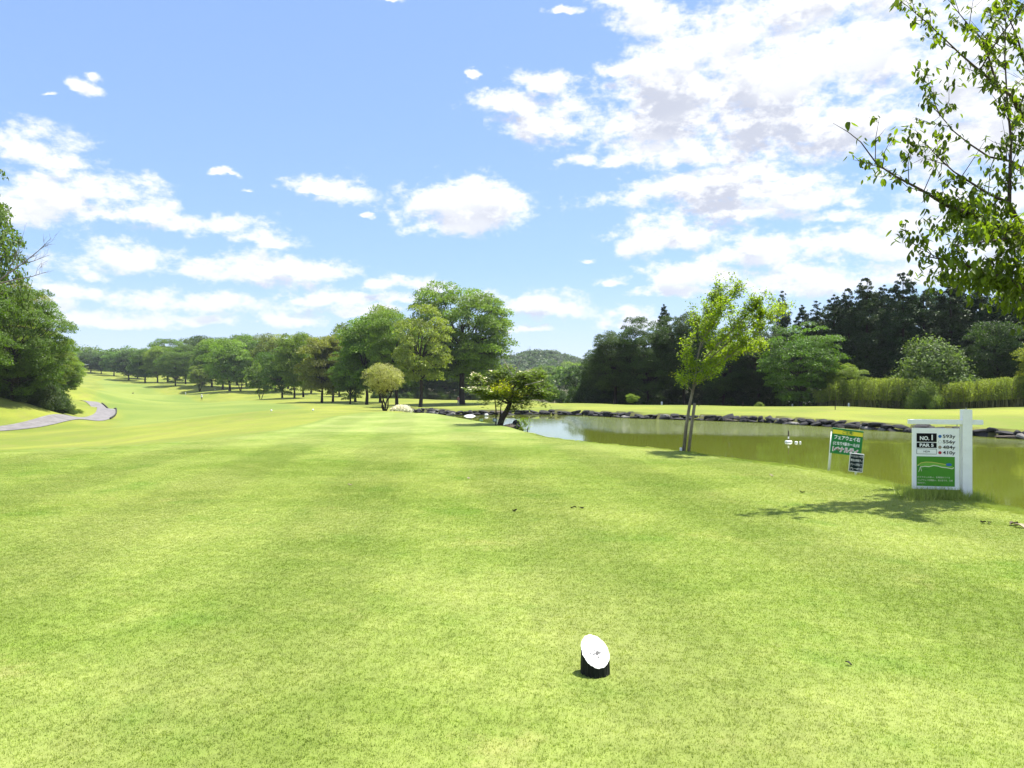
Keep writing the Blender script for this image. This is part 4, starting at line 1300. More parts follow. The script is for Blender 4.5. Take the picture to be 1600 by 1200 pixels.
# --- bare branches in front of the left-hand trees
def bare_tree():
    rg = np.random.default_rng(23)
    d = 58.0
    q = P(-70, 640, d); q.z = gh(q.x, q.y)
    e = empty('bare_tree', q, 'leafless grey tree whose bare branches fan out at the left edge', 'tree')
    B = np.array(q); D = lambda px, py, dd=0.0: np.array(P(px, py, d + dd)) - B
    g = Geo()
    g.tube([np.array([0, 0, -.1]), D(-55, 540), D(-40, 480), D(-15, 448)], [.28, .2, .14, .1], 8)
    limbs = [([D(-15, 448), D(10, 430), D(35, 412), D(60, 392), D(80, 372)], [.08, .06, .045, .03, .012]), ([D(-10, 445), D(20, 438), D(50, 432), D(72, 425)], [.06, .045, .03, .012]),
             ([D(10, 430), D(22, 405), D(32, 380), D(38, 360)], [.05, .035, .025, .01]), ([D(35, 412), D(52, 408), D(78, 398)], [.04, .025, .01]), ([D(-15, 448), D(-5, 410), D(0, 370)], [.06, .04, .015])]
    tubes, nodes = twig_system(limbs, rg, 1.7, 1.2, .022, up=.35, spread=.6, sub=3, along=.7, start=.3)
    add_tubes(g, tubes, 4)
    g.obj('branches', simple('bare_wood', (.16, .13, .13), .9, .2, 3.0), e, True)


bare_tree()


# ------------------------------------------------------------------ stone edging of the pond
def rock_mesh(seed, name='stone', sub=2, m=None):
    import bmesh
    rg = np.random.default_rng(seed)
    bm = bmesh.new(); bmesh.ops.create_icosphere(bm, subdivisions=sub, radius=.5)
    k = rg.normal(size=(5, 3)); ph = rg.uniform(0, 6, 5)
    for v in bm.verts:
        n = np.array(v.co)
        n = np.sign(n) * np.abs(n * 2) ** .7 / 2
        for kk in (0, 1, 2, 3, 4):
            u_ = k[kk] / np.linalg.norm(k[kk]); t_ = float(n @ u_)
            if t_ > .36: n = n - u_ * (t_ - .36)
        f = 1 + .10 * sum(math.sin(float(n @ k[i]) * 3 + ph[i]) for i in range(5)) * .6
        v.co = Vector(n * f)
    me = bpy.data.meshes.new(name); bm.to_mesh(me); bm.free()
    me.materials.append(m)
    return me


M_ROCK = simple('dark_rock', (0.024, 0.024, 0.026), .85, .5, 2.5, .8, .25)
M_ROCK2 = simple('brown_rock', (0.085, 0.07, 0.058), .85, .5, 3.0, .8, .3)
M_ROCK3 = simple('pale_rock', (0.15, 0.145, 0.135), .85, .4, 3.0, .8, .3)


def stone_edging():
    rg = np.random.default_rng(61)
    ms = [rock_mesh(100 + i, m=M_ROCK, sub=2) for i in range(5)] + [rock_mesh(110, m=M_ROCK2), rock_mesh(111, m=M_ROCK3)]
    pts = np.array([tuple(POND[i]) for i in (-2, -1)] + [tuple(POND[i]) for i in range(0, 13)])
    e = empty('stone_edging', (float(pts[6][0]), float(pts[6][1]), WATER_Z), 'long edging of dark stacked stones along the far shore of the pond', 'stone edging')
    B = np.array(e.location)
    seg = np.linalg.norm(np.diff(pts, axis=0), axis=1); cum = np.r_[0, np.cumsum(seg)]
    tot = cum[-1]
    cnt = 0
    for row, (zz, hh, ins) in enumerate(((WATER_Z + .03, .28, -.08), (WATER_Z + .21, .23, .10))):
        s = rg.uniform(0, .5)
        while s < tot and cnt < 299:
            L = rg.uniform(.35, 1.1)
            x = np.interp(s + L / 2, cum, pts[:, 0]); y = np.interp(s + L / 2, cum, pts[:, 1])
            i = min(np.searchsorted(cum, s + L / 2) - 1, len(seg) - 1); i = max(i, 0)
            t = (pts[i + 1] - pts[i]) / seg[i]
            nn = np.array([-t[1], t[0]])
            if poly_sd(np.array([x + nn[0]]), np.array([y + nn[1]]), POND)[0] < 0: nn = -nn
            off = ins + rg.uniform(-.05, .10)
            h = hh * rg.uniform(.75, 1.5)
            m = ms[int(rg.integers(0, 5))] if rg.uniform() < .86 else ms[int(rg.integers(5, 7))]
            o = bpy.data.objects.new('stone', m)
            o.location = (x + nn[0] * off - B[0], y + nn[1] * off - B[1], zz + rg.uniform(-.03, .05) - B[2])
            o.scale = (L * 1.06, rg.uniform(.45, .7), h)
            o.rotation_euler = (rg.normal() * .16, rg.normal() * .14, math.atan2(t[1], t[0]) + rg.normal() * .2 + math.pi * int(rg.integers(0, 2)))
            link(o, e); cnt += 1
            s += L * rg.uniform(.82, .98)


stone_edging()


def single_rock(px, py, d, w, h, seed, label, m=None, dz=0.0, rz=0.0):
    q = P(px, py, d)
    z = max(gh(q.x, q.y), WATER_Z) if dz == 0 else dz
    o = bpy.data.objects.new('boulder', rock_mesh(seed, 'boulder', 3, m or M_ROCK))
    o.location = (q.x, q.y, z); o.scale = (w, w * .8, h); o.rotation_euler = (.1, .12, rz)
    link(o); tag(o, label, 'rock')
    return o


zt = lambda py, d: EYE + (600 - py) / F * d
single_rock(801, 668, 27.3, .78, .34, 201, 'flat-topped brown boulder beside the garden tree trunk', M_ROCK2, zt(669, 27.3), .3)
single_rock(808, 664, 27.6, .40, .44, 202, 'dark rounded boulder resting behind the flat brown boulder', M_ROCK, zt(664, 27.6), 1.0)
single_rock(811, 672, 26.9, .36, .36, 203, 'dark boulder at the right of the flat brown boulder', M_ROCK, zt(671, 26.9), 2.0)
single_rock(731, 659, 33.2, .50, .12, 204, 'low dark rock at the tee edge left of the garden tree', M_ROCK, zt(659, 33.2), .2)
single_rock(838, 681, 23.4, .22, .10, 205, 'small dark rock at the tee edge right of the boulders', M_ROCK, zt(681, 23.4), .2)


def tuft(px, py, d, h, w, n, color, label, seed, blossom=False):
    """tuft of upright blades and small leaves"""
    rg = np.random.default_rng(seed)
    q = P(px, py, d); q.z = gh(q.x, q.y) if not blossom else min(q.z, gh(q.x, q.y))
    C = np.stack([rg.normal(size=n) * w * .35, rg.normal(size=n) * w * .3, rg.uniform(0, 1, n) ** .8 * h * .9], 1)
    ax = np.stack([C[:, 0] * 1.2 + rg.normal(size=n) * .2, rg.normal(size=n) * .3, np.full(n, 1.0)], 1)
    V, Q = leaf_quads(C + np.array([0, 0, .04]), rg.normal(size=(n, 3)) + np.array([0, -.3, .3]), rg.uniform(.5, 1.1, n) * h * .28, rg, .16, axis=ax)
    o = link(bpy.data.objects.new('weed_tuft', mesh_quads('weed_tuft', V, Q, M_LEAF, rnd=rg.uniform(0, 1, n))))
    o.location = q; o.color = (*GREEN[color], 1)
    return tag(o, label, 'weeds')


tuft(819, 674, 26.5, .55, .32, 260, 'fresh', 'green weeds growing up right of the boulders', 301)
tuft(850, 683, 22.8, .10, .30, 70, 'light', 'low weeds at the tee edge over the bright water', 302)
tuft(789, 668, 27.6, .18, .5, 140, 'fresh', 'grassy tuft around the foot of the garden tree', 303)
tuft(1080, 704, 17.2, .09, .3, 60, 'light', 'short grass around the foot of the staked tree', 304)


def white_flowers():
    rg = np.random.default_rng(71)
    d = 46.5
    q = P(627, 643, d); q.z = gh(q.x, q.y)
    e = empty('white_flower_bush', q, 'spiky bush of white flowers at the far end of the tee', 'flower bush')
    n = 1500
    C = np.stack([rg.uniform(-.68, .68, n), rg.normal(size=n) * .25, np.zeros(n)], 1)
    C[:, 2] = rg.uniform(0, 1, n) ** .7 * .48 * (1 - (np.abs(C[:, 0]) / .75) ** 3)
    ax = np.stack([C[:, 0] * 1.4, rg.normal(size=n) * .4, np.ones(n)], 1)
    V, Q = leaf_quads(C, rg.normal(size=(n, 3)) + np.array([0, -.5, .4]), rg.uniform(.08, .16, n), rg, .3, axis=ax)
    o = link(bpy.data.objects.new('blossom', mesh_quads('blossom', V, Q, M_BLOSSOM, rnd=rg.uniform(0, 1, n))), e); o.color = (.78, .76, .70, 1)
    m = C[:, 2] < .22
    V, Q = leaf_quads(C[m] + np.array([0, .03, 0]), rg.normal(size=(m.sum(), 3)), rg.uniform(.08, .14, m.sum()), rg, .3)
    o = link(bpy.data.objects.new('foliage', mesh_quads('foliage', V, Q, M_LEAF, rnd=rg.uniform(0, 1, len(Q)))), e); o.color = (*GREEN['mid'], 1)


white_flowers()

# ------------------------------------------------------------------ signs
M_WHITE = simple('white_paint', (0.85, 0.86, 0.86), .5, .05, 6.0, .12)
M_SIGNWHITE = simple('sign_white', (0.88, 0.89, 0.89), .5, .04, 5.0)
M_BLACK = simple('sign_black', (0.006, 0.006, 0.007), .7, .1, spec=.1)
M_INK = simple('ink', (0.01, 0.011, 0.013), .7, .1, spec=.1)
M_GREEN = simple('sign_green', (0.055, 0.26, 0.012), .45, .04)
M_SGREEN = simple('board_green', (0.005, 0.20, 0.030), .45, .05)
M_YELLOW = simple('sign_yellow', (0.85, 0.72, 0.03), .45, .03)
M_BLUE = simple('dot_blue', (0.02, 0.13, 0.42), .4, .03)
M_BROWN = simple('dot_brown', (0.32, 0.25, 0.17), .4, .03)
M_RED = simple('dot_red', (0.42, 0.01, 0.03), .4, .03)
M_MAPY = simple('map_yellow', (0.50, 0.52, 0.10), .5, .03)
M_MAPG = simple('map_fairway', (0.16, 0.42, 0.04), .5, .03)
M_MAPW = simple('map_pale', (0.72, 0.75, 0.55), .5, .03)
M_METAL = simple('hinge_metal', (0.35, 0.35, 0.36), .35, .05, 8, 0, .5, .8)
M_LILAC = simple('text_red', (0.38, 0.04, 0.08), .5, .03)


def text_mesh(s, size, material, depth=.0006, align='LEFT', bold=0.0, width=None):
    cu = bpy.data.curves.new('lettering', 'FONT')
    cu.body = s; cu.size = size; cu.align_x = align; cu.align_y = 'CENTER'; cu.extrude = depth; cu.offset = bold; cu.resolution_u = 3
    ob = bpy.data.objects.new('lettering', cu)
    COL.objects.link(ob)
    dg = bpy.context.evaluated_depsgraph_get()
    me = bpy.data.meshes.new_from_object(ob.evaluated_get(dg))
    COL.objects.unlink(ob); bpy.data.objects.remove(ob)
    me.name = 'lettering'
    me.materials.clear(); me.materials.append(material)
    if width and len(me.vertices):
        co = np.array([v.co for v in me.vertices]); w = co[:, 0].max() - co[:, 0].min()
        c0 = co[:, 0].min() if align == 'LEFT' else (co[:, 0].min() + co[:, 0].max()) / 2
        co[:, 0] = (co[:, 0] - c0) * width / w + (0 if align == 'LEFT' else 0)
        me.vertices.foreach_set('co', co.astype(np.float32).ravel())
        me.update()
    return me


def put_text(parent, s, x, z, size, material, y=-.004, align='LEFT', bold=0.0, width=None, name='lettering', th=0.0):
    o = bpy.data.objects.new(name, text_mesh(s, size, material, align=align, bold=bold, width=width))
    o.location = (x, y, z); o.rotation_euler = (R(90), -th, 0)
    return link(o, parent)


def flat_poly(name, pts, y, material, parent, depth=.002):
    """thin plate in the XZ plane"""
    n = len(pts)
    vs = [(x, y, z) for x, z in pts] + [(x, y + depth, z) for x, z in pts]
    fs = [tuple(range(n)), tuple(range(2 * n - 1, n - 1, -1))] + [(i, n + i, n + (i + 1) % n, (i + 1) % n) for i in range(n)]
    g = Geo().add(vs, fs)
    return g.obj(name, material, parent)


def ribbon(name, pts, w, y, material, parent):
    g = Geo()
    for i in range(len(pts) - 1):
        a = Vector((pts[i][0], 0, pts[i][1])); b = Vector((pts[i + 1][0], 0, pts[i + 1][1]))
        d = (b - a).normalized(); n = Vector((-d.z, 0, d.x)) * w / 2
        a2 = a - d * w * .2; b2 = b + d * w * .2
        yy = y - .0002 * (i % 2)
        g.add([(a2.x - n.x, yy, a2.z - n.z), (b2.x - n.x, yy, b2.z - n.z), (b2.x + n.x, yy, b2.z + n.z), (a2.x + n.x, yy, a2.z + n.z)], [(0, 1, 2, 3)])
    return g.obj(name, material, parent)


def tee_sign():
    d = 10.05
    base = P(1509.5, 777, d); base.z = gh(base.x, base.y)
    k = d / F
    e = empty('tee_sign', base, 'white post sign showing NO.1 PAR 5 with yardages and a hole map', 'sign')
    g = Geo(); Hp = (777 - 640) * k + (EYE + (600 - 777) * k - base.z)
    pw = 13.2 * k
    g.box((0, 0, Hp / 2 - .05), (pw, pw, Hp + .1), bev=.004)
    rzp = 0.30      # the sign is turned a little: the board's right flank shows
    g2 = Geo(); g2.box(((1479.5 - 1509.5) * k, 0, Hp - (666 - 644) * k * 1.0 + .02), ((1532 - 1427) * k, pw * .78, 7.2 * k), bev=.003)
    post = g.obj('post', M_WHITE, e); bar = g2.obj('crossbar', M_WHITE, e)
    bar.location.y = 0.0
    g = Geo(); g.tube([(0, 0, Hp), (0, 0, Hp + .025)], .007, 6); g.obj('cap_pin', M_METAL, e)
    bx0, bx1 = (1432.5 - 1509.5) * k, (1499.5 - 1509.5) * k
    bt, bb = Hp - (669.5 - 640) * k, Hp - (766 - 640) * k
    bw, bh = bx1 - bx0, bt - bb
    brd = bpy.data.objects.new('board', Geo().box((0, .02, 0), (bw, .04, bh), bev=.003).mesh('board', M_SIGNWHITE))
    brd.location = ((bx0 + bx1) / 2, -.02, (bt + bb) / 2)
    link(brd, e)
    for s in (-1, 1):
        g = Geo(); x = (bx0 + bx1) / 2 + s * bw * .46
        g.tube([(x, 0, bt - .01), (x, 0, bt + (669.5 - 663) * k)], .006, 5)
        g.obj('hanger', M_METAL, e)
    # board-local helper: u from 0 (left) to 1 (right), v from 0 (top) to 1 (bottom)
    X = lambda u: (u - .5) * bw
    Z = lambda v: (.5 - v) * bh
    sh = 0.055    # lines on the board fall a little to the right in the photo; kept level here
    rect = lambda nm, u0, v0, u1, v1, m, y=-.003: flat_poly(nm, [(X(u0), Z(v1)), (X(u1), Z(v1)), (X(u1), Z(v0)), (X(u0), Z(v0))], y, m, brd)
    rect('number_plate', .085, .085, .515, .225, M_BLACK)
    rect('par_plate', .085, .238, .515, .322, M_BLACK)
    rect('name_plate', .085, .338, .515, .425, M_INK, -.0025)
    rect('name_plate', .093, .344, .507, .419, M_SIGNWHITE, -.0035)
    put_text(brd, 'NO.', X(.155), Z(.168), .072, M_SIGNWHITE, -.0045, bold=.0022, width=bw * .20)
    put_text(brd, '1', X(.375), Z(.156), .098, M_SIGNWHITE, -.0045, bold=.003)
    put_text(brd, 'PAR 5', X(.30), Z(.281), .058, M_SIGNWHITE, -.0045, 'CENTER', .002, bw * .30)
    put_text(brd, 'HD9', X(.30), Z(.384), .036, M_INK, -.0045, 'CENTER', .0003, bw * .13)
    for i, (s, m) in enumerate((('593y', M_BLUE), ('556y', None), ('484y', M_BROWN), ('410y', M_RED))):
        v = .132 + i * .0885
        r = .021
        circ = lambda rr: [(X(.585) + rr * math.cos(a), Z(v) + rr * math.sin(a)) for a in np.linspace(0, 2 * math.pi, 18, endpoint=False)]
        if m is None:
            flat_poly('tee_dot', circ(r), -.0028, M_METAL, brd); flat_poly('tee_dot', circ(r * .88), -.0038, M_SIGNWHITE, brd)
        else:
            flat_poly('tee_dot', circ(r), -.003, m, brd)
        put_text(brd, s, X(.645), Z(v), .062, M_INK, -.0045, bold=.0006, width=bw * .265)
    rect('hole_map', .085, .462, .90, .945, M_GREEN)
    mp = lambda u, v: (X(.085 + u * .815), Z(.462 + v * .483))
    fr = [(.03, .30), (.12, .22), (.25, .20), (.40, .20), (.55, .22), (.70, .25), (.82, .28), (.93, .31), (.97, .37), (.90, .39), (.78, .36), (.66, .35), (.55, .31), (.45, .30), (.36, .33), (.26, .34), (.15, .33), (.06, .36)]
    flat_poly('map_fairway', [mp(*q) for q in fr][::-1], -.0045, M_MAPG, brd, .001)
    ribbon('map_outline', [mp(*q) for q in [(.03, .30), (.12, .22), (.25, .19), (.40, .195), (.55, .22), (.70, .25), (.80, .275)]], .011, -.0062, M_MAPY, brd)
    ribbon('map_outline', [mp(*q) for q in [(.03, .31), (.10, .36), (.22, .335), (.32, .345), (.45, .30), (.56, .32), (.66, .355), (.80, .37), (.93, .40), (.97, .36)]], .010, -.0068, M_MAPW, brd)
    ribbon('map_outline', [mp(*q) for q in [(.09, .36), (.08, .44), (.05, .52)]], .006, -.0066, M_MAPW, brd)
    ribbon('map_outline', [mp(*q) for q in [(.10, .37), (.12, .45), (.13, .50)]], .006, -.0066, M_MAPW, brd)
    flat_poly('map_pond', [mp(.84 + .075 * math.cos(a), .265 + .05 * math.sin(a)) for a in np.linspace(0, 2 * math.pi, 14, endpoint=False)][::-1], -.0075, M_BLUE, brd, .001)
    flat_poly('map_tee', [mp(.065 + .03 * math.cos(a), .345 + .03 * math.sin(a)) for a in np.linspace(0, 2 * math.pi, 10, endpoint=False)][::-1], -.0075, M_SGREEN, brd, .001)
    for (u, v) in ((.22, .44), (.29, .455), (.36, .50)):
        ribbon('map_mark', [mp(u - .03, v - .01), mp(u + .02, v)], .006, -.0066, M_SGREEN, brd)
    put_text(brd, '打ち下ろしの長い、右側池のミドル', mp(.02, .70)[0], mp(.02, .705)[1], .026, M_MAPW, -.0045, width=bw * .70)
    put_text(brd, 'フェアウェイ左側狙い。右は池です、注意', mp(.02, .80)[0], mp(.02, .805)[1], .026, M_MAPW, -.0045, width=bw * .75)
    put_text(brd, '攻めます。', mp(.02, .90)[0], mp(.02, .90)[1], .026, M_MAPW, -.0045, width=bw * .17)
    e.rotation_euler.z = -0.22
    # after turning, keep the drawn width by stretching the hung parts very slightly
    return e


tee_sign()


def notice_boards():
    # green notice on two white legs, leaning to the right
    d = 13.7; k = d / F
    base = P(1320, 731, d); base.z = EYE + (600 - 733) * k
    e = empty('notice_board', base, 'tilted green notice with yellow top band and white Japanese lettering on white legs', 'sign')
    W, H = 46 * k, 40 * k
    cx, cz = (1322 - 1320) * k, (733 - 690.5) * k
    th = 0.125
    brd = bpy.data.objects.new('board', Geo().box((0, .008, 0), (W, .016, H), bev=.002).mesh('board', M_SGREEN))
    brd.location = (cx, -.03, cz); brd.rotation_euler = (R(-4), th, R(-8)); link(brd, e)
    flat_poly('top_band', [(-W * .49, H * .27), (W * .49, H * .27), (W * .49, H * .43), (-W * .49, H * .43)], -.003, M_YELLOW, brd)
    put_text(brd, 'ご注意!', 0, H * .35, .072, M_SGREEN, -.0045, 'CENTER', .0015, W * .34)
    put_text(brd, 'フェアウェイ右', 0.0, H * .13, .085, M_SIGNWHITE, -.0045, 'CENTER', .003, W * .84)
    put_text(brd, '(となり9番ホール)は', -.005, -H * .10, .070, M_SIGNWHITE, -.0045, 'CENTER', .0022, W * .86)
    put_text(brd, '1ペナルティ', -W * .02, -H * .335, .104, M_SIGNWHITE, -.0045, 'CENTER', .009, W * .84)
    put_text(brd, '1ペナルティ', -W * .02, -H * .335, .098, M_LILAC, -.0062, 'CENTER', .0005, W * .80)
    for (x0, x1) in ((1297.5, 1303.5), (1340.5, 1345)):
        g = Geo()
        a = Vector(((x0 - 1320) * k, .085, (733 - 733) * k - .1)); b = Vector(((x1 - 1320) * k, .085, (733 - (675 if x0 < 1320 else 676)) * k))
        g.tube([a, b], 2.0 * k, 8)
        g.obj('leg', M_WHITE, e, True)
    # small dark notice in front
    d = 13.0; k = d / F
    base = P(1338, 738, d); base.z = EYE + (600 - 742) * k
    e = empty('small_notice', base, 'small black notice with white border and crowded white lettering in front of the green one', 'sign')
    W, H = 20.5 * k, 29 * k
    brd = bpy.data.objects.new('board', Geo().box((0, .007, 0), (W, .014, H), bev=.002).mesh('board', M_SIGNWHITE))
    brd.location = (0, 0, (742 - 723) * k); brd.rotation_euler = (R(-3), .10, R(-14)); link(brd, e)
    flat_poly('panel', [(-W * .455, -H * .455), (W * .455, -H * .455), (W * .455, H * .455), (-W * .455, H * .455)], -.003, simple('panel_dark', (.006, .018, .02), .6, spec=.1), brd)
    for i, s in enumerate(('ティショットが池', '場合は特設ティ', 'グリーン手前にて', 'プレー4打目')):
        put_text(brd, s, 0, H * (.335 - .225 * i), .05, M_SIGNWHITE, -.0045, 'CENTER', .0006, W * .84)
    g = Geo(); g.tube([(0, .03, -.1), (0, .03, .3)], .012, 6); g.obj('leg', M_WHITE, e, True)


notice_boards()


# ------------------------------------------------------------------ tee marker
def tee_marker():
    X0, Y0 = .452, 3.985
    z0 = gh(X0, Y0)
    e = empty('tee_marker', (X0, Y0, z0), 'short black log cut at a slant with a white painted face', 'tee marker')
    m, a = mat('charred_bark')
    pos = a.n('ShaderNodeTexCoord').outputs['Object']
    nz = a.noise(a.v('MULTIPLY', pos, (1, 1, .15)), 70.0, 6, .7)
    c = a.mix(a.smooth(nz, .5, .72), (.006, .007, .006), (.045, .05, .042))
    bp = a.n('ShaderNodeBump', {'Strength': 1.0, 'Distance': .01, 'Height': nz})
    bs = a.n('ShaderNodeBsdfPrincipled', {'Base Color': c, 'Roughness': .75, 'Specular IOR Level': .3, 'Normal': bp.outputs[0]})
    a.n('ShaderNodeOutputMaterial', {0: bs.outputs[0]})
    n = 72
    rg = np.random.default_rng(2)
    rad = []
    for i in range(n):
        t = 2 * math.pi * i / n
        rad.append(.0765 * (1 + .012 * math.sin(3 * t + 1) + .010 * math.sin(11 * t) + .012 * rg.normal()))
    top = lambda x, y: .112 - .26 * x / 1.0 + .80 * y
    vs, fs = [], []
    lv = 6
    for j in range(lv):
        for i in range(n):
            t = 2 * math.pi * i / n
            s = 1.04 - .05 * j / (lv - 1)
            x, y = rad[i] * s * math.cos(t), rad[i] * s * math.sin(t)
            z = -.02 + (top(x, y) + .02) * j / (lv - 1)
            vs.append((x - .004, y, z))
    for j in range(lv - 1):
        for i in range(n):
            k = (i + 1) % n
            fs.append((j * n + i, j * n + k, (j + 1) * n + k, (j + 1) * n + i))
    Geo().add(vs, fs).obj('log', m, e)
    face = [(rad[i] * .985 * math.cos(2 * math.pi * i / n) - .004, rad[i] * .985 * math.sin(2 * math.pi * i / n)) for i in range(n)]
    V2 = [(x, y, top(x, y) + .0005) for x, y in face] + [(x * 1.005, y * 1.005, top(x, y) + .003) for x, y in face] + [(x * .93, y * .93, top(x * .93, y * .93) + .004) for x, y in face]
    f2 = [(r * n + i, r * n + (i + 1) % n, (r + 1) * n + (i + 1) % n, (r + 1) * n + i) for r in (0, 1) for i in range(n)] + [tuple(2 * n + i for i in range(n))]
    Geo().add(V2, f2).obj('painted_face', simple('marker_white', (.82, .82, .81), .5, .02, 30.0, .15), e, False)
    # worn grey marks of a faded emblem in the middle of the face
    g = Geo()
    for i in range(40):
        r = abs(rg.normal()) * .020 + .002; t = rg.uniform(0, 6.28)
        x, y = r * math.cos(t) + .004, r * math.sin(t) * 1.1 - .004
        an = t + rg.normal() * .7; L = rg.uniform(.003, .008); w = rg.uniform(.0014, .0024)
        dx, dy = math.cos(an) * L, math.sin(an) * L; ox, oy = -math.sin(an) * w, math.cos(an) * w
        q = [(x - dx - ox, y - dy - oy), (x + dx - ox, y + dy - oy), (x + dx + ox, y + dy + oy), (x - dx + ox, y - dy + oy)]
        g.add([(a_, b_, top(a_, b_) + .0052 + i * 2e-6) for a_, b_ in q], [(0, 1, 2, 3)])
    g.obj('faded_emblem', simple('worn_ink', (.07, .07, .07), .7, .3), e)


tee_marker()


# ------------------------------------------------------------------ people
def person(px, py, d, hpx, label, top_col, leg_col, hat_col, pose):
    q = P(px, py, d); z = gh(q.x, q.y)
    Hh = hpx / F * d
    s = Hh / 1.68
    e = empty('person', (q.x, q.y, z), label, 'person', rz=pose.get('rz', 0), sc=s)
    le, fw = pose.get('lean', 0.0), pose.get('stride', .12)
    J = {'pel': (0, 0, .90), 'chest': (0, -le * .5, 1.22), 'neck': (0, -le, 1.42), 'head': (0, -le * 1.25, 1.56), 'top': (0, -le * 1.3, 1.66),
         'kl': (.10, -fw, .48), 'al': (.11, -fw * .4, .07), 'tl': (.12, -fw * .4 - .14, .03), 'kr': (-.10, fw * .4, .48), 'ar': (-.11, fw * 1.4, .07), 'tr': (-.12, fw * 1.4 - .14, .03),
         'sl': (.19, -le, 1.37), 'el': (.25, -le - .05, 1.10), 'wl': (.20, -le - .24, .95), 'sr': (-.19, -le, 1.37), 'er': (-.26, -le + .02, 1.10), 'wr': (-.22, -le - .16, .93)}
    E = [('pel', 'chest'), ('chest', 'neck'), ('neck', 'head'), ('head', 'top'), ('pel', 'kl'), ('kl', 'al'), ('al', 'tl'), ('pel', 'kr'), ('kr', 'ar'), ('ar', 'tr'), ('neck', 'sl'), ('sl', 'el'), ('el', 'wl'), ('neck', 'sr'), ('sr', 'er'), ('er', 'wr')]
    RD = {'pel': .15, 'chest': .17, 'neck': .06, 'head': .10, 'top': .07, 'kl': .07, 'al': .045, 'tl': .035, 'kr': .07, 'ar': .045, 'tr': .035, 'sl': .07, 'el': .05, 'wl': .035, 'sr': .07, 'er': .05, 'wr': .035}
    names = list(J)
    me = bpy.data.meshes.new('body')
    me.from_pydata([J[n] for n in names], [(names.index(a), names.index(b)) for a, b in E], [])
    o = bpy.data.objects.new('body', me); COL.objects.link(o)
    md = o.modifiers.new('skin', 'SKIN'); sb = o.modifiers.new('sub', 'SUBSURF'); sb.levels = 2; sb.render_levels = 2
    sv = me.skin_vertices[0].data if len(me.skin_vertices) else None
    if sv is None:
        return e
    for i, n in enumerate(names):
        sv[i].radius = (RD[n], RD[n] * .8); sv[i].use_root = (n == 'pel')
    dg = bpy.context.evaluated_depsgraph_get(); dg.update()
    m2 = bpy.data.meshes.new_from_object(o.evaluated_get(dg))
    COL.objects.unlink(o); bpy.data.objects.remove(o)
    m2.name = 'body'; m2.materials.clear()
    skin = bpy.data.materials.get('skin') or simple('skin', (.45, .28, .20), .6, .05)
    for mm in (simple('shirt', top_col, .8), simple('trousers', leg_col, .8), skin): m2.materials.append(mm)
    for p in m2.polygons:
        p.material_index = 1 if p.center.z < .92 else (2 if p.center.z > 1.43 or (abs(p.center.x) > .17 and p.center.z < 1.02) else 0)
        p.use_smooth = True
    link(bpy.data.objects.new('body', m2), e)
    g = Geo()
    hx, hy, hz = J['head']
    ring = [(math.cos(t), math.sin(t)) for t in np.linspace(0, 2 * math.pi, 14, endpoint=False)]
    lv = [(.165, .02), (.15, .035), (.108, .04), (.100, .09), (.06, .125)]
    vs = [(hx + c * r, hy + s_ * r, hz + zz) for r, zz in lv for c, s_ in ring]
    fs = [(r * 14 + i, r * 14 + (i + 1) % 14, (r + 1) * 14 + (i + 1) % 14, (r + 1) * 14 + i) for r in range(4) for i in range(14)] + [tuple(56 + i for i in range(14)), tuple(13 - i for i in range(14))]
    g.add(vs, fs)
    g.obj('hat', simple('hat_cloth', hat_col, .8), e, True)
    return e


person(315, 626, 206, 9.6, 'person in white top and dark trousers walking on the fairway, left of the tree row', (.75, .75, .74), (.03, .03, .04), (.75, .75, .72), {'rz': .8})
person(206, 622.5, 236, 8.6, 'farthest person, dressed in black, bending forward on the fairway', (.012, .012, .014), (.012, .012, .016), (.02, .02, .02), {'lean': .38, 'rz': 1.4})
person(716, 634, 122, 14.2, 'person in red and white standing on the lawn left of the tallest trunk', (.50, .20, .17), (.62, .55, .52), (.72, .70, .66), {'rz': .3, 'stride': .16})


# ------------------------------------------------------------------ posts, pond marker, small objects
def post(px, py, d, hpx, wpx, material, name, label, cat, group=None, lean=0.0):
    q = P(px, py, d); z = gh(q.x, q.y); d = corrected(px, d)
    k = d / F
    h = max(.12, hpx * k); w = max(.03, wpx * k)
    g = Geo(); g.box((0, 0, h / 2 - .05), (w, w, h + .1), bev=w * .12)
    g.add([(-w / 2, -w / 2, h), (w / 2, -w / 2, h), (w / 2, w / 2, h), (-w / 2, w / 2, h), (0, 0, h + w * .5)], [(0, 1, 4), (1, 2, 4), (2, 3, 4), (3, 0, 4)])
    o = g.obj(name, material)
    o.location = (q.x, q.y, z); o.rotation_euler = (0, lean, .2)
    return tag(o, label, cat, group)


M_DPOST = simple('dark_post', (.05, .035, .03), .7)
post(1034, 636, 106, 6.5, 2.2, M_WHITE, 'marker_post', 'white marker post at the woods edge left of the staked tree', 'post')
post(1238, 639.5, 95, 5.5, 1.6, M_WHITE, 'marker_post', 'white marker post below the drooping tree at the woods edge', 'post')
post(1326, 634, 90, 5.0, 1.6, M_WHITE, 'marker_post', 'white marker post on top of the lawn mound before the bamboo', 'post')
post(1070, 636, 104, 8, 1.2, M_DPOST, 'thin_post', 'thin dark post at the woods edge just left of the stake', 'post')
post(959, 641, 101, 5.5, 1.0, M_DPOST, 'thin_post', 'thin brown peg on the lawn left of the small round shrub', 'post')
post(1092, 645, 88, 8, 0.9, M_DPOST, 'thin_post', 'thin dark rod on the pond bank right of the stake', 'post')
post(1161, 646, 86, 6, 0.9, M_DPOST, 'thin_post', 'thin dark peg on the far bank midway along the pond', 'post')
post(1305, 655.5, 74, 6, 0.8, M_DPOST, 'thin_post', 'thin dark peg on the bank above the green notice', 'post')
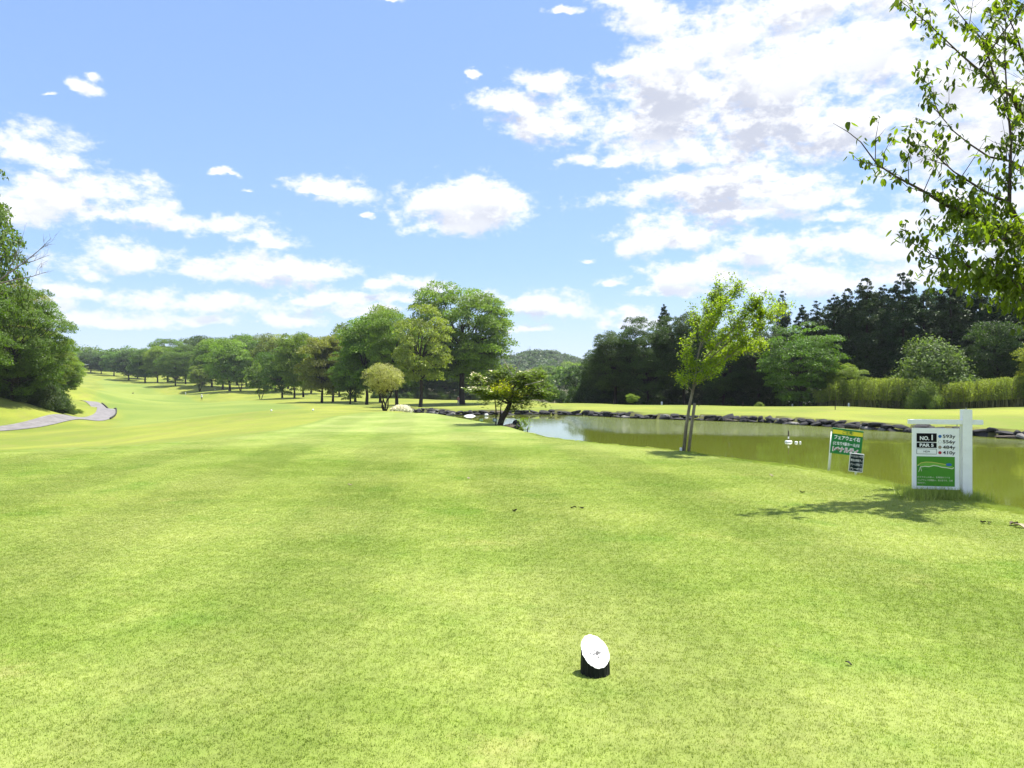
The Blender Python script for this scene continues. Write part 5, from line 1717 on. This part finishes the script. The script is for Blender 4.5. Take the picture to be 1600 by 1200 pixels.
post(746, 636, 112, 3, 1.2, M_DPOST, 'thin_post', 'short dark peg on the lawn left of the garden tree', 'post')
post(824, 679, 24.5, 4, 1.0, M_DPOST, 'thin_post', 'short dark peg at the tee edge right of the boulders', 'post')
for (x, y, d, lb) in ((424, 641.5, 61, 'left of the two small white markers on the forward tee'), (489, 641.0, 61, 'right of the two small white markers on the forward tee')):
    q = P(x, y, d); z = gh(q.x, q.y)
    g = Geo(); g.tube([(0, 0, -.02), (0, 0, .11), (0, 0, .14)], [.07, .07, .05], 12)
    o = g.obj('forward_marker', M_WHITE, None, True); o.location = (q.x, q.y, z); o.rotation_euler = (.1, 0, 0)
    tag(o, lb, 'tee marker', 'white markers on the forward tee')
# distant white pegs among the grass
for (x, y, d, h, lb) in ((290, 618, 226, 3.0, 'tiny white stake on the fairway between the two far golfers'), (336, 606, 250, 1.6, 'tiny white stake under the trees right of the far golfer')):
    post(x, y, d, h, .9, M_WHITE, 'yardage_stake', lb, 'stake')


def pond_things():
    # pole standing on a small round float
    d = (EYE - WATER_Z) * F / (691 - 600); k = d / F
    q = P(1232, 691, d)
    e = empty('pond_float', (q.x, q.y, WATER_Z), 'thin striped pole standing on a small white float in the pond', 'float')
    g = Geo(); g.tube([(0, 0, -.05), (0, 0, .03), (0, 0, .07)], [5.2 * k, 5.6 * k, 4.2 * k], 18); g.obj('float', M_WHITE, e, True)
    for i in range(5):
        g = Geo(); z0 = .06 + i * 3.3 * k
        g.tube([(0, 0, z0), (0, 0, z0 + 3.3 * k)], .026 if i < 4 else .02, 8); g.obj('pole_band', M_DPOST if i % 2 == 0 or i > 2 else M_WHITE, e, True)
    q2 = P(1244, 691, d - .3)
    for i, (dx, r) in enumerate(((0, .06), (.17, .035))):
        g = Geo(); g.tube([(0, 0, -.03), (0, 0, .04), (0, 0, .06)], [r, r * 1.1, r * .6], 10)
        o = g.obj('buoy', M_WHITE, None, True); o.location = (q2.x + dx, q2.y, WATER_Z)
        tag(o, ['larger white buoy floating just right of the striped pole', 'tiny white buoy rightmost beside the striped pole'][i], 'buoy')
    # white upturned boat by the left end of the pond
    d = 55.2; k = d / F; q = P(734, 649, d)
    L, Wd, Hh = 18 * k, .3, 2.8 * k
    vs, fs = [], []
    n = 12
    for i in range(n + 1):
        t = i / n; x = (t - .5) * L
        w = Wd * .5 * (1 - abs(2 * t - 1) ** 3) + .06; h = Hh * (1 - abs(2 * t - 1) ** 4 * .75)
        for j in range(7):
            a = math.pi * j / 6
            vs.append((x, math.cos(a) * w, math.sin(a) ** .6 * h - .03 if 0 < j < 6 else -.03))
    for i in range(n):
        for j in range(6): fs.append((i * 7 + j, i * 7 + j + 1, (i + 1) * 7 + j + 1, (i + 1) * 7 + j))
    fs += [tuple(range(7)), tuple(n * 7 + j for j in range(6, -1, -1))]
    o = Geo().add(vs, fs).obj('upturned_boat', M_WHITE, None, True)
    o.location = (q.x, q.y, WATER_Z); tag(o, 'low white upturned boat at the far shore left of the garden tree', 'boat')
    o = bpy.data.objects.new('boulder', rock_mesh(222, 'boulder', 3, simple('white_rock', (.7, .7, .66), .8, .2)))
    q = P(760, 648, 55.6); o.location = (q.x, q.y, WATER_Z + .06); o.scale = (.30, .22, .22); link(o)
    tag(o, 'small white stone at the far shore right of the white boat', 'rock')


pond_things()


def small_plates():
    d = 27.6; k = d / F
    q = P(774, 663, d); q.z = min(q.z, gh(q.x, q.y))
    e = empty('name_plate', q, 'small blue-grey plate on a stick at the foot of the garden tree', 'sign')
    g = Geo(); g.box((-.02, 0, .19), (6.2 * k, .02, 5.4 * k), bev=.003, rot=Euler((0, .08, 0)).to_quaternion()); g.obj('plate', simple('plate_frame', (.10, .17, .20), .4), e)
    g = Geo(); g.box((-.02, -.012, .19), (3.6 * k, .006, 3.2 * k), rot=Euler((0, .08, 0)).to_quaternion()); g.obj('plate_face', simple('plate_face', (.5, .56, .6), .4), e)
    g = Geo(); g.tube([(0, .015, -.1), (0, .015, .22)], .012, 6); g.obj('stick', M_DPOST, e)
    d = 30.2; k = d / F
    q = P(752, 662, d); q.z = gh(q.x, q.y)
    e = empty('name_plate', q, 'small pale green plate at the tee edge left of the garden tree', 'sign')
    g = Geo(); g.box((0, 0, .07), (5.4 * k, .015, 3.6 * k), bev=.003); g.obj('plate', simple('plate_green', (.28, .42, .34), .5), e)
    g = Geo(); g.tube([(0, .012, -.08), (0, .012, .09)], .01, 6); g.obj('stick', M_DPOST, e)


small_plates()


# antenna mast on the far hill
def mast():
    d = 640.0
    q = P(828, 560, d); z = gh(q.x, q.y)
    top = EYE + (600 - 541) / F * d
    e = empty('antenna_mast', (q.x, q.y, z), 'thin lattice antenna mast on top of the far wooded hill', 'mast')
    H = top - z
    g = Geo(); r0 = 1.0
    for i in range(3):
        a = i * 2.094
        g.tube([(math.cos(a) * r0, math.sin(a) * r0, 0), (math.cos(a) * .25, math.sin(a) * .25, H * .8)], .16, 4)
    for j in range(12):
        z0, z1 = H * .8 * j / 12, H * .8 * (j + 1) / 12
        r_a, r_b = r0 + (.25 - r0) * j / 12, r0 + (.25 - r0) * (j + 1) / 12
        for i in range(3):
            a, b = i * 2.094, (i + 1) * 2.094
            g.tube([(math.cos(a) * r_a, math.sin(a) * r_a, z0), (math.cos(b) * r_b, math.sin(b) * r_b, z1)], .1, 4)
    g.obj('lattice', simple('mast_grey', (.12, .13, .15), .6), e)
    g = Geo(); g.tube([(0, 0, H * .78), (0, 0, H)], [.22, .1], 5); g.obj('aerial', simple('mast_white', (.45, .42, .42), .6), e)


mast()


# fallen leaves and clods on the tee
def fallen():
    rg = np.random.default_rng(90)
    items = [(896, 794, 'left of two dark curled leaves lying in the middle of the tee'), (909, 794.5, 'right of two dark curled leaves lying in the middle of the tee'), (804, 799, 'single dark leaf lying left of the pair on the tee'),
             (1536, 817, 'left of two small dark leaves in front of the tee sign'), (1546, 818, 'right of two small dark leaves in front of the tee sign'),
             (1584, 821, 'large brown curled leaf at the frame edge'), (1592, 824, 'pale dry leaf at the frame edge below the brown one'), (732, 746, 'pale dry leaf far up the middle of the tee'), (547, 758, 'tiny pale leaf on the left part of the tee'),
             (1253, 770, 'tiny dark leaf near the tree shadow'), (1205, 743, 'pale leaf between the staked tree and the green notice'), (1325, 1038, 'tiny dark leaf on the near right turf')]
    for i, (x, y, lb) in enumerate(items):
        d = EYE * F / (y - 600)
        q = P(x, y, d); z = gh(q.x, q.y)
        big = x > 1575
        s = (.07 if big else .042) * (1.0 if d > 6 else .5)
        m = 7
        vs, fs = [], []
        for a in range(m):
            for b in range(5):
                u, v = a / (m - 1), b / 4
                w = math.sin(math.pi * (.08 + .84 * u)) * .5
                vs.append(((u - .5) * s * 1.7, (v - .5) * 2 * w * s, s * (.30 * ((v - .5) * 2) ** 2 + .18 * math.sin(u * 5 + i)) + s * .1 + .010))
        for a in range(m - 1):
            for b in range(4): fs.append((a * 5 + b, a * 5 + b + 1, (a + 1) * 5 + b + 1, (a + 1) * 5 + b))
        pale = 'pale' in lb
        o = Geo().add(vs, fs).obj('fallen_leaf', simple('dry_leaf', (.42, .36, .24) if pale else ((.07, .05, .02) if big else (.02, .016, .01)), .7, .3, 30), None, True)
        o.location = (q.x, q.y, z); o.rotation_euler = (rg.normal() * .15, rg.normal() * .15, rg.uniform(0, 6))
        tag(o, lb, 'leaf')


fallen()


# ------------------------------------------------------------------ turf blades (uncountable)
def blade_material():
    m, a = mat("grass_blades")
    c = turf_color(a, a.n('ShaderNodeValue').outputs[0])
    m.node_tree.nodes['Value'].outputs[0].default_value = 1.0
    rnd = a.n('ShaderNodeAttribute', attribute_name='rnd').outputs['Fac']
    f = a.n('ShaderNodeMapRange', {0: rnd, 1: 0.0, 2: 1.0, 3: 1.12, 4: 2.15}).outputs[0]
    c = a.mix(1.0, c, a.n('ShaderNodeCombineColor', {0: f, 1: f, 2: f}).outputs[0], 'MULTIPLY')
    c = a.mix(a.smooth(rnd, .80, .97, 0, .55), c, (.46, .45, .22))
    bs = a.n('ShaderNodeBsdfPrincipled', {'Base Color': c, 'Roughness': .6, 'Specular IOR Level': .25})
    tr = a.n('ShaderNodeBsdfTranslucent', {0: a.mix(1.0, c, (1.25, 1.3, .6), 'MULTIPLY')})
    mx = a.n('ShaderNodeMixShader', {0: .38, 1: bs.outputs[0], 2: tr.outputs[0]})
    a.n('ShaderNodeOutputMaterial', {0: mx.outputs[0]})
    return m


def blades(n, size, hmin, hmax, w, rg, lean=.6, clump=True):
    """triangular blades on a square of side size"""
    xy = rg.uniform(-size / 2, size / 2, size=(n, 2))
    if clump:
        cc = rg.uniform(-size / 2, size / 2, size=(n // 9, 2))
        k = rg.integers(0, len(cc), n); sel = rg.uniform(size=n) < .6
        xy[sel] = cc[k[sel]] + rg.normal(size=(sel.sum(), 2)) * .006
        xy = (xy + size / 2) % size - size / 2
    a = rg.uniform(0, 6.283, n); h = rg.uniform(hmin, hmax, n); ln = np.abs(rg.normal(size=n)) * lean
    la = rg.uniform(0, 6.283, n)
    base = np.c_[xy, np.zeros(n) - .002]
    t = np.c_[np.cos(a), np.sin(a), np.zeros(n)] * (w / 2)
    tip = base + np.c_[np.cos(la) * ln * h, np.sin(la) * ln * h, h / np.sqrt(1 + ln ** 2)]
    V = np.stack([base - t, base + t, tip], 1).reshape(-1, 3)
    return V, np.arange(n * 3).reshape(n, 3)


def instancer(name, patch_mesh, pts, rots, scl, kindlabel):
    src = bpy.data.objects.new(name + "_source", patch_mesh)
    COL.objects.link(src); src.hide_render = True; src.hide_viewport = False
    src.location = (0, -60, -30)
    me = bpy.data.meshes.new(name)
    me.vertices.add(len(pts)); me.vertices.foreach_set('co', np.asarray(pts, np.float32).ravel())
    at = me.attributes.new('rot', 'FLOAT_VECTOR', 'POINT'); at.data.foreach_set('vector', np.asarray(rots, np.float32).ravel())
    at = me.attributes.new('scl', 'FLOAT_VECTOR', 'POINT'); at.data.foreach_set('vector', np.asarray([q if isinstance(q, tuple) else (q, q, q) for q in scl], np.float32).ravel())
    o = link(bpy.data.objects.new(name, me))
    g = bpy.data.node_groups.new(name, 'GeometryNodeTree')
    g.interface.new_socket("Geometry", in_out='INPUT', socket_type='NodeSocketGeometry')
    g.interface.new_socket("Geometry", in_out='OUTPUT', socket_type='NodeSocketGeometry')
    gi = g.nodes.new('NodeGroupInput'); go = g.nodes.new('NodeGroupOutput')
    oi = g.nodes.new('GeometryNodeObjectInfo'); oi.inputs[0].default_value = src; oi.transform_space = 'ORIGINAL'
    ip = g.nodes.new('GeometryNodeInstanceOnPoints')
    na = g.nodes.new('GeometryNodeInputNamedAttribute'); na.data_type = 'FLOAT_VECTOR'; na.inputs[0].default_value = 'rot'
    ns = g.nodes.new('GeometryNodeInputNamedAttribute'); ns.data_type = 'FLOAT_VECTOR'; ns.inputs[0].default_value = 'scl'
    er = g.nodes.new('FunctionNodeEulerToRotation')
    g.links.new(gi.outputs[0], ip.inputs['Points']); g.links.new(oi.outputs['Geometry'], ip.inputs['Instance'])
    g.links.new(na.outputs[0], er.inputs[0]); g.links.new(er.outputs[0], ip.inputs['Rotation']); g.links.new(ns.outputs[0], ip.inputs['Scale'])
    g.links.new(ip.outputs[0], go.inputs[0])
    md = o.modifiers.new('scatter', 'NODES'); md.node_group = g
    return tag(o, kindlabel, 'grass', None, 'stuff')


def build_grass():
    rg = np.random.default_rng(55)
    bm_ = blade_material()
    S = .5
    V, T = blades(6000, S, .006, .0155, .0038, rg, .8)
    patch = mesh_quads('turf_patch', V, T, bm_, rnd=rg.uniform(0, 1, len(T)))
    pts, rots, scl = [], [], []
    gx = np.arange(-18, 9, S)
    gy = np.arange(.5, 24, S)
    X, Y = np.meshgrid(gx, gy); X = X.ravel(); Y = Y.ravel()
    td = poly_sd(X, Y, TEE)
    r = np.hypot(X, Y)
    ang = np.abs(np.degrees(np.arctan2(X, Y)))
    keep = (td < .1) & (ang < 44 + 60 / np.maximum(r, 1)) & (r < 27) & ((r < 99))
    X, Y = X[keep], Y[keep]
    Z = height(X, Y)
    e = .1
    dx = (height(X + e, Y) - height(X - e, Y)) / (2 * e); dy = (height(X, Y + e) - height(X, Y - e)) / (2 * e)
    for x, y, z, a, b in zip(X, Y, Z, dx, dy):
        n = Vector((-a, -b, 1)).normalized()
        q = Vector((0, 0, 1)).rotation_difference(n) @ Quaternion((0, 0, 1), rg.integers(0, 4) * math.pi / 2)
        pts.append((x, y, z)); rots.append(tuple(q.to_euler())); scl.append((1.0, 1.0, float(1.0 - 0.93 * sstep(np.array([math.hypot(x, y)]), 9, 27)[0])))
    instancer('turf_grass', patch, pts, rots, scl, 'short mown grass of the tee in front of the camera')
    # long grass along the bank under the signs
    V, T = blades(300, .34, .045, .17, .0050, rg, .5, False)
    tall = mesh_quads('tall_patch', V, T, bm_, rnd=rg.uniform(0, 1, len(T)))
    pts, rots, scl = [], [], []
    for _ in range(7000):
        i = rg.integers(1, 11)
        a, b = TEE[i], TEE[i + 1]
        t = rg.uniform()
        p = a + (b - a) * t; dr = (b - a) / np.linalg.norm(b - a); nrm = np.array([dr[1], -dr[0]])
        o = rg.uniform(-.25, 2.6) ; p = p + nrm * o
        if poly_sd(np.array([p[0]]), np.array([p[1]]), TEE)[0] < -.22: continue
        s = .25 + .75 * float(sstep(np.array([o]), -.1, .6)[0])
        s *= float(np.interp(p[1], [6, 14, 16, 20, 26], [1, 1, .6, .4, .35]))
        pts.append((p[0], p[1], gh(p[0], p[1]))); rots.append((0, 0, rg.uniform(0, 6.28))); scl.append(s * rg.uniform(.7, 1.15))
    # thick dark tuft under the tee sign board
    for _ in range(36):
        q = P(rg.uniform(1428, 1522), 776, 10.05 + rg.uniform(-.12, .22))
        pts.append((q.x, q.y, gh(q.x, q.y))); rots.append((0, 0, rg.uniform(0, 6.28))); scl.append(rg.uniform(.8, 1.35))
    instancer('bank_grass', tall, pts, rots, scl, 'longer grass along the tee bank beside the pond')


build_grass()


# ------------------------------------------------------------------ light summer haze over the valley
def haze():
    m = bpy.data.materials.new("haze_air"); m.use_nodes = True
    nt = m.node_tree; nt.nodes.clear()
    a = NT(nt)
    v = a.n('ShaderNodeVolumePrincipled', {'Color': (0.80, 0.88, 1.0, 1), 'Density': 0.00014, 'Anisotropy': 0.1})
    out = a.n('ShaderNodeOutputMaterial'); nt.links.new(v.outputs[0], out.inputs['Volume'])
    zmin = float(min(v_.co.z for v_ in bpy.data.objects['ground'].data.vertices)) - 1.0
    g = Geo().box((0, 0, (zmin + 62) / 2), (10100, 10100, 62 - zmin))
    o = g.obj('haze', m)
    tag(o, kind='stuff')


haze()
